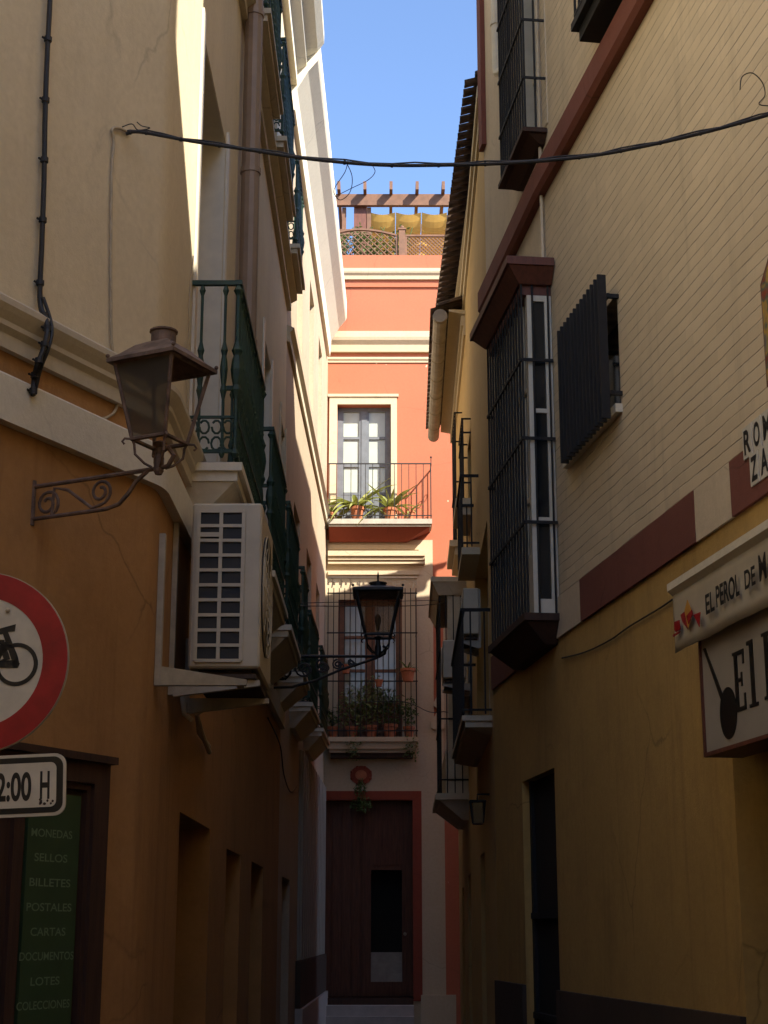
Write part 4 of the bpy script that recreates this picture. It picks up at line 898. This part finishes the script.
for s_ in (fs0, fs1-.1): m1.wbox(RC, s_, s_+.1, 3.33, 5.98, 0, fo-.1)
m1.wbox(RC, fs0+.1, fs1-.1, 3.33, 3.9, 0, fo-.06); m1.build('bay_side', pale, bay)
m1 = MB(); m1.wbox(RC, fs0+.1, fs1-.1, 3.9, 5.98, fo-.12, fo-.1); m1.build('pane', glassd, bay)
m1 = MB()
for i in range(19): s_ = fs0+(fs1-fs0)*i/18; m1.wbox(RC, s_-.008, s_+.008, 3.33, 5.98, fo-.008, fo+.008)
for zz in (3.5, 4.3, 5.2): m1.wbox(RC, fs0-.01, fs1+.01, zz, zz+.02, fo+.009, fo+.02); m1.wbox(RC, fs0-.02, fs0-.005, zz, zz+.02, 0, fo)
for i in range(3): oo = .08+i*.1; m1.wbox(RC, fs0-.018, fs0-.004, 3.33, 5.98, oo-.007, oo+.007)
m1.build('window_grille', iron, bay)
# small balcony above with thin rail
m1 = MB(); m1.wbox(RC, 2.2, 3.6, 5.62, 5.7, 0, .2); ob = m1.build('balcony', pale, R2)
m1 = MB(); railing(m1, RC, 2.25, 3.55, 5.7, .85, .19, scroll=False, ornate=False, step=.12); m1.build('railing', iron, ob)

# ================================================================== AIR CONDITIONERS
def ac_unit(W, s0, s1, z0, z1, o0, o1, label, cols, rows, brk=True, coil=True, loc=None):
    t = thing('air_conditioner', label, 'air conditioner', W.P((s0+s1)/2, z0, (o0+o1)/2), 'air conditioners on the alley walls')
    m1 = MB(); m1.wbox(W, s0, s1, z0, z1, o0, o1); m1.build('casing', acm, t, bevel=.012)
    if coil:
        g_ = MB(); d_ = MB(); ow = o1-o0; a0, a1 = o0+ow*.1, o0+ow*.74; zb_, zt_ = z0+.04, z1-.05
        d_.wbox(W, s0-.003, s0+.002, zb_, zt_, a0, a1); d_.build('coil', acdark, t)
        cw = (a1-a0)/cols; ch = (zt_-zb_)/rows
        for i in range(cols+1): x_ = a0+cw*i; g_.wbox(W, s0-.016, s0-.004, zb_, zt_, x_-.010, x_+.010)
        for j in range(rows+1): z_ = zb_+ch*j; g_.wbox(W, s0-.015, s0-.005, z_-.009, z_+.009, a0, a1)
        g_.wbox(W, s0-.014, s0-.006, zt_-ch*1.75, zt_-ch*1.45, a0-.01, a0+cw*.95); g_.build('side_grille', acm, t)
    f = MB(); sc_ = s0+(s1-s0)*.42; zc_ = (z0+z1)/2; R = min(z1-z0, s1-s0)*.40
    for k_ in range(5): f.tube([W.P(sc_+R*(k_+1)/5*math.cos(a_*PI/12), zc_+R*(k_+1)/5*math.sin(a_*PI/12), o1+.012) for a_ in range(25)], .004, 4, cap=False)
    for k_ in range(8): a_ = k_*PI/4; f.tube([W.P(sc_, zc_, o1+.012), W.P(sc_+R*math.cos(a_), zc_+R*math.sin(a_), o1+.012)], .004, 4)
    f.build('fan_guard', acm, t)
    d_ = MB(); d_.prism([(sc_+R*math.cos(2*PI*i/20), zc_+R*math.sin(2*PI*i/20)) for i in range(20)], lambda x, y: W.P(x, y, o1+.001), lambda x, y: W.P(x, y, o1+.005)); d_.build('fan_opening', acdark, t)
    if brk:
        for s_ in (s0+.05, s1-.12):
            b_ = MB(); b_.wbox(W, s_, s_+.045, z0-.14, z1-.0, .002, .03) if s_ < s0+.1 else b_.wbox(W, s_, s_+.045, z0-.14, z0+.3, .002, .03)
            b_.hexa([W.P(s_, z0-.15, .031), W.P(s_+.045, z0-.15, .031), W.P(s_+.045, z0-.09, o1), W.P(s_, z0-.09, o1), W.P(s_, z0-.06, .031), W.P(s_+.045, z0-.06, .031), W.P(s_+.045, z0-.06, o1), W.P(s_, z0-.06, o1)]); b_.build('bracket', galv, t)
        b_ = MB(); b_.wbox(W, s0+.02, s1-.02, z0-.055, z0-.03, o0+.02, o1-.02); b_.wbox(W, s0+.08, s0+.16, z0-.03, z0, o0+.05, o1-.05); b_.wbox(W, s1-.16, s1-.08, z0-.03, z0, o0+.05, o1-.05); b_.build('feet', plinthm, t)
    return t
s0 = 8.75
oL = LA.hit(190, 590)[0]
d = ray(190, 590); oa = d.x/d.y*s0+1.195; d = ray(250, 590); ob_ = d.x/d.y*s0+1.195
zc0 = CZ+ray(220, 668).z/ray(220, 668).y*s0; zc1 = CZ+ray(220, 503).z/ray(220, 503).y*s0
t = ac_unit(LA, s0, s0+.88, zc0, zc1, oa, ob_+.06, 'large cream air conditioner on a bracket below the nearest green balcony', 2, 10)
b_ = MB(); b_.wbox(LA, s0-.5, s0-.455, zc0-.17, zc1-.3, .002, .035); b_.hexa([LA.P(s0-.5, zc0-.17, .036), LA.P(s0-.455, zc0-.17, .036), LA.P(s0-.06, zc0-.11, ob_), LA.P(s0-.105, zc0-.11, ob_), LA.P(s0-.5, zc0-.07, .036), LA.P(s0-.455, zc0-.07, .036), LA.P(s0-.06, zc0-.08, ob_), LA.P(s0-.105, zc0-.08, ob_)])
b_.wbox(LA, s0-.08, s0+.05, zc0-.108, zc0-.082, ob_-.06, ob_-.02); b_.build('bracket', galv, t)
b_ = MB()
for k_ in (0, .035): b_.tube([LA.P(s0+.8, zc0+.15, ob_-.1+k_), LA.P(s0+.98, zc0+.13, ob_-.12+k_), LA.P(s0+1.02, zc0+.02, .2+k_), LA.P(s0+1.03, zc0-.12, .05), LA.P(s0+1.3, zc0-.2, .035+k_*.5), LA.P(s0+1.9+k_, zc0-.22-k_, .035)], .016, 8)
b_.build('refrigerant_pipe', conduit, t)
b_ = MB(); b_.tube([LA.P(s0+.3, zc0-.12, .05), LA.P(s0+.25, zc0-.22, .07), LA.P(s0+.2, zc0-.26, .12)], .014, 8); b_.build('drain_hose', conduit, t)
def bpx(px0, px1, py0, py1, Y):
    W = RC; s_ = Y-RC.O.y
    def oo(px): d_ = ray(px, (py0+py1)/2); x_ = d_.x/d_.y*Y; return W.P(s_, 0).x-x_
    zz = lambda py: CZ+ray((px0+px1)/2, py).z/ray((px0+px1)/2, py).y*Y
    return s_, zz(py1), zz(py0), oo(px1), oo(px0)
for (px0, px1, py0, py1, Y, lab) in ((463, 486, 588, 634, 17.2, 'upper right grey air conditioner beside the far bay cornice'), (443, 466, 640, 678, 19.6, 'air conditioner held furthest out over the alley, left of the dark railing'), (456, 469, 686, 733, 20.3, 'lowest air conditioner on the right side, partly behind the dark railing')):
    s_, z0, z1, o0, o1 = bpx(px0, px1, py0, py1, Y); o0 = max(.02, o0)
    ac_unit(RC, s_, s_+.7, z0, z1, o0, o1, lab, 2, 6, brk=True, coil=False)

# ================================================================== LANTERNS
def lantern(nm, label, base, A, Bv, k, metal, glass, panes, root, grp, cs_k=1.0, H=.44):
    # base: bottom centre of the glass body; A, Bv horizontal unit axes; k = scale
    t = thing(nm, label, 'street lamp', root, grp)
    def P(a, b_, z): return base+A*(a*k)+Bv*(b_*k)+Vector((0, 0, z*k))
    fr = MB(); hb, ht = .115, .2
    cs = ((-1, -1), (1, -1), (1, 1), (-1, 1))
    for (a, b_) in cs: fr.tube([P(a*hb, b_*hb, 0), P(a*ht, b_*ht, H)], .012*k, 6)
    for h_, z_, r_ in ((hb, 0, .014), (ht, H, .014)):
        for i in range(4): a, b_ = cs[i], cs[(i+1) % 4]; fr.tube([P(a[0]*h_, a[1]*h_, z_), P(b_[0]*h_, b_[1]*h_, z_)], r_*k, 6)
    def ringpoly(h0, z0, h1, z1):
        for i in range(4):
            a, b_ = cs[i], cs[(i+1) % 4]; fr.face([P(a[0]*h0, a[1]*h0, z0), P(b_[0]*h0, b_[1]*h0, z0), P(b_[0]*h1, b_[1]*h1, z1), P(a[0]*h1, a[1]*h1, z1)])
    fr.build('frame', metal, t)
    fr = MB()
    ringpoly(ht-.02, H-.005, ht+.035, H-.005); ringpoly(ht+.035, H-.005, ht+.035, H+.018); ringpoly(ht+.035, H+.018, ht-.02, H+.055*cs_k+.005); ringpoly(ht-.02, H+.055*cs_k+.005, .12, H+.12*cs_k); ringpoly(.12, H+.12*cs_k, .07, H+.15*cs_k)
    ringpoly(ht-.02, H-.005, .06, H+.07*cs_k); ringpoly(.0601, H+.07*cs_k, .001, H+.07*cs_k); ringpoly(.07, H+.15*cs_k, .001, H+.152*cs_k)
    fr.build('cap', metal, t)
    ch = MB(); ch.lathe(P(0, 0, H+cs_k*.145), [(.075*k, 0), (.075*k, .07*k*cs_k), (.085*k, .075*k*cs_k), (.085*k, .085*k*cs_k), (.06*k, .095*k*cs_k), (.02*k, .1*k*cs_k)], 14)
    for a, b_ in cs: MB().ball(P(a*(ht+.03), b_*(ht+.03), H+.035), .013*k, 8).build('ball_finial', metal, t)
    ch.build('chimney', metal, t)
    for i in panes:
        a, b_ = cs[i], cs[(i+1) % 4]; q = lambda c_, h_, z_: P(c_[0]*h_*.97, c_[1]*h_*.97, z_)
        g_ = MB(); g_.face([q(a, hb, .0), q(b_, hb, .0), q(b_, ht, H), q(a, ht, H)]); bmesh.ops.solidify(g_.bm, geom=g_.bm.faces[:], thickness=.004); g_.build('pane', glass, t)
    st = MB(); st.lathe(P(0, 0, -.2), [(.02*k, 0), (.03*k, .02*k), (.03*k, .10*k), (.022*k, .12*k), (.022*k, .16*k), (.04*k, .19*k), (.025*k, .2*k)], 10)
    for a, b_ in cs:
        st.tube([P(a*.028, b_*.028, -.16), P(a*.06, b_*.06, -.14), P(a*.1, b_*.1, -.09), P(a*.105, b_*.105, -.03), P(a*hb, b_*hb, 0)], .008*k, 6)
        st.tube([P(a*hb, b_*hb, 0), P(a*(hb+.03), b_*(hb+.03), .0), P(a*(hb+.04), b_*(hb+.04), -.02), P(a*(hb+.03), b_*(hb+.03), -.035)], .007*k, 6)
    st.build('stem', metal, t)
    return t, P
root = FR.hit(34, 487); rz = root[1]
Nf = FR.n; Uf = FR.u; Lb = .70
base = FR.P(root[0], rz+.125, Lb)
t, P = lantern('wall_lantern', 'rusty square street lantern on a scrolled bracket, fixed to the ochre corner wall', base, Nf, Uf, .77, rust, frost, (0,), FR.P(root[0], rz, 0), 'scrolled wall lanterns', 1.0, .46)
bz_ = FR.hit(34, 520)[1]
br = MB(); f2 = lambda o, z: FR.P(root[0], z, o)
hB = rz-bz_
br.tube([f2(0, rz), f2(Lb*.7, rz), f2(Lb, rz), f2(Lb+.05, rz+.005), f2(Lb+.08, rz+.05), f2(Lb+.05, rz+.09), f2(Lb+.02, rz+.08)], .011, 8)
br.tube([f2(0, bz_), f2(.42, bz_), f2(.49, bz_+.015), f2(.54, bz_+.06), f2(.58, bz_+.11), f2(.64, rz-.005)], .010, 8)
br.tube(spiral(f2, (.085, bz_+hB*.42), .02, .068, 2.6, -1.6)+[f2(.12, rz-.02), f2(.20, rz-.04), f2(.27, bz_+.065), f2(.34, bz_+.015)]+spiral(f2, (.385, bz_+hB*.55), .062, .02, -1.5, 1.5), .008, 6)
br.tube([f2(0, bz_-.03), f2(0, rz+.03)], .012, 6); br.build('bracket', rust, t)
# far lantern
yF = 16.45
def atY(px, py, Y): d_ = ray(px, py); return Vector((d_.x/d_.y*Y, Y, CZ+d_.z/d_.y*Y))
base = atY(378, 636, yF); A = Vector((1, 0, 0)); Bv = Vector((0, 1, 0)); kF = 1.12
zbk = base.z-.2*kF+.01; rootF = Vector((-1.195, yF, zbk))
t, P = lantern('wall_lantern', 'dark street lantern with amber glass, held out over the alley on a long ornate bracket', base, A, Bv, kF, lampblk, frost2, (0, 1, 2, 3), rootF, 'scrolled wall lanterns', .45, .40)
fn = MB(); fn.lathe(P(0, 0, .49), [(.012, 0), (.02, .02), (.008, .05), (.012, .09), (.002, .14)], 8); fn.build('finial', lampblk, t)
bl = MB(); bl.lathe(P(0, 0, .05), [(.015, 0), (.02, .05), (.035, .1), (.03, .15), (.005, .18)], 10); bl.build('lamp_bulb', frost, t)
br = MB(); f3 = lambda x, z: Vector((x, yF, z)); xe = base.x
br.tube([f3(-1.195, zbk), f3(xe+.02, zbk), f3(xe+.07, zbk+.03), f3(xe+.08, zbk+.09), f3(xe+.05, zbk+.11)], .016, 8)
br.tube([f3(-1.195, zbk-.33), f3(-.95, zbk-.32), f3(-.7, zbk-.25), f3(-.45, zbk-.14), f3(-.2, zbk-.06), f3(xe, zbk-.01)], .014, 8)
for cx_, r_ in ((-1.05, .12), (-.83, .10), (-.64, .075), (-.48, .055), (-.34, .035)):
    br.tube(spiral(f3, (cx_, zbk-.03-r_), r_, r_*.25, PI/2, 1.6), .010, 6); br.tube(spiral(f3, (cx_+.04, zbk-.05-r_), r_*.6, r_*.2, -PI/2, -1.4), .008, 6)
br.tube([f3(-1.19, zbk-.4), f3(-1.19, zbk+.08)], .016, 6); br.build('bracket', lampblk, t)
# tiny lantern on the right wall, low
t = thing('wall_lamp', 'small dark box lantern low on the right wall beyond the mustard plaster', 'wall lamp', RC.P(1.0, 2.75, .0))
c_ = RC.P(1.0, 2.72, .12); m1 = MB()
for a_, b2 in ((-1, -1), (1, -1), (1, 1), (-1, 1)): m1.tube([c_+Vector((a_*.05, b2*.05, -.1)), c_+Vector((a_*.07, b2*.07, .1))], .008, 5)
m1.box(c_+Vector((-.08, -.08, .1)), c_+Vector((.08, .08, .12))); m1.box(c_+Vector((-.05, -.05, -.115)), c_+Vector((.05, .05, -.1))); m1.tube([c_+Vector((0, 0, .12)), c_+Vector((0, 0, .18)), c_+Vector((.12, 0, .18))], .01, 6); m1.build('frame', iron, t)
m1 = MB(); m1.box(c_+Vector((-.048, -.048, -.098)), c_+Vector((.048, .048, .098))); m1.build('pane', glassd, t)

# ================================================================== TRAFFIC SIGN
Ys = 5.2; cs_ = atY(-22, 662, Ys)
ts = thing('traffic_sign', 'round red and white no cycling sign with a time plate, at the left edge', 'traffic sign', (cs_.x, Ys+.05, 0))
rot = math.radians(-4); ax = Vector((math.cos(rot), math.sin(rot), 0)); ay = Vector((-math.sin(rot), math.cos(rot), 0))
def SP(x, z, o): return cs_+ax*x+Vector((0, 0, z))-ay*o
def disc2(r0, r1, o0, o1, m_, nm, seg=64):
    mb = MB()
    for i in range(seg):
        a0, a1 = 2*PI*i/seg, 2*PI*(i+1)/seg
        q = lambda r, a, o: SP(r*math.cos(a), r*math.sin(a), o)
        if r0 > 0:
            mb.hexa([q(r0, a0, o0), q(r1, a0, o0), q(r1, a1, o0), q(r0, a1, o0), q(r0, a0, o1), q(r1, a0, o1), q(r1, a1, o1), q(r0, a1, o1)])
        else: mb.face([q(0, 0, o1), q(r1, a0, o1), q(r1, a1, o1)]); mb.face([q(r1, a0, o0), q(r1, a1, o0), q(r1, a1, o1), q(r1, a0, o1)])
    bmesh.ops.remove_doubles(mb.bm, verts=mb.bm.verts, dist=1e-5)
    return mb.build(nm, m_, ts)
K = 5.43/F*1.0     # metres per pixel at the sign
K = (atY(70, 662, Ys)-atY(-22, 662, Ys)).length/92
disc2(.0, 92*K, -.012, .0, galv, 'backing'); disc2(66*K, 91*K, .001, .0025, signred, 'red_ring'); disc2(.0, 66*K, .0005, .0015, signwhite, 'white_disc')
bk = MB(); so = .0035
def spoly(pts, o0=.0016, o1=.0032):
    bk.prism([((x+22)*K, (662-y)*K) for x, y in pts], lambda x, z: SP(x, z, o0), lambda x, z: SP(x, z, o1))
for cx_ in (17.5, -61):
    n = 36
    for i in range(n):
        a0, a1 = 2*PI*i/n, 2*PI*(i+1)/n; spoly([(cx_+r_*math.cos(a_), 665+r_*math.sin(a_)) for r_, a_ in ((17.6, a0), (21.8, a0), (21.8, a1), (17.6, a1))])
spoly([(0, 628), (14.6, 624.2), (13.8, 631.5), (7.5, 632), (0, 634.5), (-5, 634), (-5, 630)])
spoly([(1.5, 633), (7.0, 632), (18.5, 657), (20.5, 664.5), (18, 668.2), (15, 667.5)]); spoly([(-2, 660), (0, 646), (9, 638), (8, 643), (2.5, 655)])
spoly([(-24, 668), (-24, 662), (16, 660.5), (21, 664), (19, 668.5)]); spoly([(-1, 646), (3, 641), (9, 654), (11, 660), (-1, 662), (4, 659)])
spoly([(-48, 640), (-46, 636), (4, 640), (4, 645)]); spoly([(-50, 634), (-45, 632), (-22, 664), (-27, 667)]); spoly([(-54, 622), (-49, 621), (-59, 667), (-64, 666)]); spoly([(-60, 620), (-40, 617), (-39, 622), (-60, 626)])
bk.build('bicycle_symbol', signblack, ts)
for bx_ in (-.0, .09):
    for bz2 in (.17,):
        q_ = SP(bx_, bz2, .004); MB().ball(q_, .008, 8).build('bolt', galv, ts)
# plate
ang = math.radians(2.2)
def PPt(px, py): return ((px+30)*K, (662-py)*K)
def rrect(cx_, cy_, w, h, r, n=6):
    out = []
    for (sx_, sy_, a0) in ((1, 1, 0), (-1, 1, PI/2), (-1, -1, PI), (1, -1, 3*PI/2)):
        for i in range(n+1):
            a_ = a0+PI/2*i/n; out.append((cx_+sx_*(w/2-r)+r*math.cos(a_), cy_+sy_*(h/2-r)+r*math.sin(a_)))
    return [(cx_+(x-cx_)*math.cos(ang)-(y-cy_)*math.sin(ang), cy_+(x-cx_)*math.sin(ang)+(y-cy_)*math.cos(ang)) for x, y in out]
pcx, pcy = PPt(-22, 787); W_, H_ = 178*K, 60*K
def pl_(poly, o0, o1, m_, nm): mb = MB(); mb.prism(poly, lambda x, z: SP(x, z, o0), lambda x, z: SP(x, z, o1)); return mb.build(nm, m_, ts)
pl_(rrect(pcx, pcy, W_, H_, 11*K), .012, .022, signwhite, 'plate'); pl_(rrect(pcx, pcy, W_-5*K, H_-6*K, 9.5*K), .0222, .023, signblack, 'plate_border'); pl_(rrect(pcx, pcy, W_-18*K, H_-17*K, 6*K), .0232, .024, signwhite, 'plate_field')
def ptext(txt, pxl, pxr, pyb, h):
    x0_, y0_ = PPt(pxl, pyb); mb = text_mesh(txt, lambda x, y, d: SP(x0_+x*math.cos(ang)-y*math.sin(ang), y0_+x*math.sin(ang)+y*math.cos(ang), .0246), h*K, (pxr-pxl)*K, .028); mb.build('lettering', signblack, ts)
ptext('12:00', -8, 34, 801.5, 28); ptext('H', 42.5, 52, 798.5, 27)
mb = MB(); x_, y_ = PPt(42, 801); 
for i in range(9): a_ = random.uniform(0, .04); mb.ball(SP(x_+random.uniform(0, 14)*K, y_+random.uniform(-2, 3)*K, .0235), random.uniform(.003, .006), 6)
for v_ in mb.bm.verts: pass
mb.build('sticker_residue', plinthm, ts)
pst = MB(); pst.tube([(cs_.x, Ys+.06, 0), (cs_.x, Ys+.06, cs_.z+.28)], .03, 14); pst.build('post', galv, ts)
cl = MB(); 
for dz in (-.12, .14, -.42): cl.box((cs_.x-.045, Ys+.012, cs_.z+dz), (cs_.x+.045, Ys+.1, cs_.z+dz+.03))
cl.build('clamp', galv, ts)

# ================================================================== CABLES
def cab(label, pts, r, m_=cable, name='cable', loc=None, cat='cable', group=None, extra=None):
    mb = MB()
    # smooth with catmull-rom
    P_ = [Vector(p) for p in pts]; out = []
    for i in range(len(P_)-1):
        p0, p1, p2, p3 = P_[max(i-1, 0)], P_[i], P_[i+1], P_[min(i+2, len(P_)-1)]
        for j in range(6):
            t_ = j/6; out.append(.5*((2*p1)+(p2-p0)*t_+(2*p0-5*p1+4*p2-p3)*t_*t_+(3*p1-p0-3*p2+p3)*t_**3))
    out.append(P_[-1]); mb.tube(out, r, 8)
    if extra: extra(mb, out)
    o = mb.build(name, m_, loc=P_[0]); return tag(o, label, cat, group)
def along(pp, Ya, Yb):
    n = len(pp); out = []
    for i, (px, py) in enumerate(pp): out.append(atY(px, py, Ya+(Yb-Ya)*(px-pp[0][0])/(pp[-1][0]-pp[0][0])))
    return out
sa, za = FR.hit(126, 134, .03)
Y0 = FR.P(sa, 0, .03).y
sq, _ = RA.hit(800, 104); Y1 = RA.P(-3.8, 0).y
main = [(126, 134), (140, 132), (190, 141), (250, 150), (310, 159), (380, 165), (450, 165), (520, 162.5), (590, 156), (650, 145), (710, 131), (768, 115), (812, 101)]
Yn = RA.hit(812, 101, .02); Yn = RA.P(Yn[0], 0, .02).y
def wraps(mb, out):
    for i in range(3, len(out)-3, 4):
        d_ = (out[i+1]-out[i]).normalized(); mb.tube([out[i]-d_*.004, out[i]+d_*.006], .0125, 8)
    mb.tube([out[k_]+Vector((0, 0, .012+.006*math.sin(k_))) for k_ in range(1, len(out), 2)], .0045, 6)
cab('thick black cable sagging across the alley from wall to wall', along(main, Y0, Yn), .0095, extra=wraps)
# loops of loose wire
cab('thin curled wire hanging below the overhead cable near its middle', along([(345, 160), (352, 176), (350, 192), (340, 200), (334, 190), (345, 172), (348, 160)], Y0+.05, Y0+.06), .0022, group=None)
cab('thin wire arching under the cable beside the roof pergola', along([(340, 194), (352, 188), (368, 180), (375, 172), (372, 165)], Y0+.09, Y0+.1), .002)
cab('thin wire loop curling up from the cable at the right edge', along([(740, 90), (742, 77), (752, 73), (762, 82), (765, 95), (759, 104), (770, 106)], Yn-.02, Yn-.01), .0028)
cab('short frayed wire end sticking from the cable anchor at the left', [atY(x, y, Y0-.01) for x, y in ((122, 127), (132, 124), (138, 130), (150, 128), (142, 126), (137, 122))], .003)
# conduit from the anchor down the cream wall
pts = [FR.P(*FR.hit(x, y, .012), .012) for x, y in ((130, 133), (118, 128), (112, 130), (114, 142), (112, 170), (111, 230), (111, 300), (112, 345), (117, 368), (117, 405), (108, 417), (92, 420))]
cab('cream painted conduit running down the wall from the cable anchor', pts, .0075, conduit, 'conduit', cat='conduit')
def clips(mb, out):
    for i in range(4, len(out)-2, 6):
        p = out[i]; mb.tube([p-FR.u*.03-FR.n*.01, p+FR.u*.03-FR.n*.01], .006, 6); mb.tube([p-Vector((0, 0, .012)), p+Vector((0, 0, .012))], .02, 8)
pts = [FR.P(FR.hit(x, y, .03)[0], FR.hit(x, y, .03)[1], .03) for x, y in ((51, -40), (50, 0), (47, 60), (45, 120), (44, 180), (42, 240), (40, 300), (46, 320), (46, 333), (43, 350), (37, 366), (34, 380), (33, 395))]
pts[-6:] = [FR.P(*FR.hit(x, y, o_), o_) for (x, y), o_ in zip(((46, 320), (47, 333), (43, 350), (37, 366), (34, 380), (33, 395)), (.09, .13, .13, .11, .06, .075))]
cab('thick dark bundle of cables clipped vertically down the cream wall', pts, .013, extra=clips)
pts = [FR.P(FR.hit(x, y, .03)[0], FR.hit(x, y, .05)[1], .05) for x, y in ((40, 296),)]+[FR.P(*FR.hit(x, y, o_), o_) for (x, y), o_ in zip(((50, 318), (52, 333), (48, 350), (41, 368), (36, 388)), (.09, .135, .135, .10, .07))]
cab('second dark cable bending over the moulding beside the thick bundle', pts, .009)
pts = [LA.P(LA.hit(x, y, .01)[0], LA.hit(x, y, .01)[1], .012) for x, y in ((193, 256), (189, 300), (188, 340), (187, 390), (187, 430))]
cab('thin wire dropping behind the nearest green balcony rail', pts, .004, conduit, 'wire')
cab('two thin wires crossing the alley beside the far lantern', [atY(300, 603, yF+.1), atY(350, 602, yF+.4), atY(405, 601, yF+2.0), atY(445, 600, 20.5)], .004, cable)
cab('lower thin wire crossing the alley beside the far lantern', [atY(300, 606, yF+.1), atY(405, 606, yF+2.0), atY(445, 603, 20.5)], .005, cable)
cab('drooping wire from the window cage to the right hand building', [FA.P(*fx(362, 702, .45), .45), FA.P(*fx(405, 702, .7), .7), atY(430, 712, 25.5), atY(452, 710, 22.5)], .007, cable)
pts = [RA.P(RA.hit(x, y, .015)[0], RA.hit(x, y, .015)[1], .015) for x, y in ((562, 658), (585, 652), (610, 640), (630, 626), (660, 608), (680, 594))]
cab('old painted cable sagging along the mustard wall below the red band', pts, .006, plinthm)
pts = [LA.P(LA.hit(x, y, .04)[0], LA.hit(x, y, .04)[1], .04) for x, y in ((268, 718), (280, 745), (284, 775), (291, 792), (298, 780), (297, 745))]
cab('dark looped cable hanging under the left balconies', pts, .008)

# ================================================================== UNSEEN BUILDINGS ADDED TO BLOCK AND SHAPE LIGHT
def block(label, foot, h, m_, cat='building', floors=3):
    cx_ = sum(p[0] for p in foot)/len(foot); cy_ = sum(p[1] for p in foot)/len(foot)
    t = thing('town_house', label, cat, (cx_, cy_, 0))
    mb = MB(); mb.prism(foot, lambda x, y: Vector((x, y, 0)), lambda x, y: Vector((x, y, h))); mb.build('wall', m_, t)
    k_ = MB(); k_.prism([(cx_+(x-cx_)*1.02, cy_+(y-cy_)*1.02) for x, y in foot], lambda x, y: Vector((x, y, h+.002)), lambda x, y: Vector((x, y, h+.3))); k_.build('roof', tile, t); return t
nx, ny = nn.x, nn.y
GAP = 1.4
block('unseen beige neighbour added to shade the splayed left front', [(nx+.1, ny-GAP), (nx+6.3, ny-GAP-6.2), (nx+6.3, -14), (2.9, -14), (2.9, 0)], 12.6, smoothp)  # tall unseen block, placed to keep sun off the left front
block('unseen house added behind the camera to hold back skylight', [(2.85, -1.6), (2.85, -9), (-3.6, -9), (-3.6, -1.6)], 7.5, cream)  # added enclosure, cuts skylight on the lower walls
block('unseen house added on the left behind the camera to hold back skylight', [(-3.7, -1.5), (-3.7, -9), (-10, -9), (-10, .5), (-5.4, .5)], 6.5, cream)  # added to close the left side against skylight
t = thing('sun_mask_wall', 'unseen sloping wall added to shape the sun blade on the left corner', 'wall', (nx+.9, ny-1.2, 0))  # added sun mask, its sloping top cuts the wedge of light
SUNMASK = t

# ================================================================== LIGHT
world = bpy.data.worlds.new('World'); bpy.context.scene.world = world; world.use_nodes = True
wn = world.node_tree; bg = wn.nodes['Background']; sky = wn.nodes.new('ShaderNodeTexSky'); sky.sky_type = 'NISHITA'; sky.sun_disc = False
S = Vector((1.0, -1.0, 1.19)).normalized()
el = math.asin(S.z); az = math.atan2(S.x, S.y)
sky.sun_elevation = el; sky.sun_rotation = az; sky.air_density = .7; sky.dust_density = .6; sky.ozone_density = 3.0
wn.links.new(sky.outputs[0], bg.inputs[0]); bg.inputs[1].default_value = .082
sun = bpy.data.lights.new('sun', 'SUN'); sun.energy = 2.5; sun.angle = math.radians(.53); sun.color = (1, .93, .80)
so_ = bpy.data.objects.new('sun', sun); C.objects.link(so_); so_.rotation_euler = S.to_track_quat('Z', 'Y').to_euler(); so_.location = (0, 0, 30)
# added light-shaping wall: the gap over it lets one blade of sun reach the rounded corner
dl_ = Vector((1, -1, 0)).normalized(); p0 = Vector((nx+.35, ny-.35, 0)); q0 = Vector((nx+.35+.1-.0, ny-.35-GAP, 0))
mb = MB(); a_ = Vector((nx+.3, ny-.3, 0)); b_ = Vector((nx+.1+.3, ny-GAP-.3, 0)); th = dl_*.3
HA, HB_ = 10.1, 11.3
mb.hexa([a_, b_, b_+th, a_+th, a_+Vector((0, 0, HA)), b_+Vector((0, 0, HB_)), b_+th+Vector((0, 0, HB_)), a_+th+Vector((0, 0, HA))]); mb.build('wall', smoothp, SUNMASK)
sc_ = bpy.context.scene
sc_.view_settings.view_transform = 'Standard'; sc_.view_settings.look = 'None'; sc_.view_settings.gamma = 1; sc_.view_settings.use_curve_mapping = False
sc_.view_settings.exposure = 2.3
sc_.render.engine = 'CYCLES'; sc_.cycles.max_bounces = 12; sc_.cycles.diffuse_bounces = 8; sc_.cycles.use_denoising = True
sc_.cycles.caustics_reflective = False; sc_.cycles.caustics_refractive = False; sc_.cycles.sample_clamp_indirect = 8
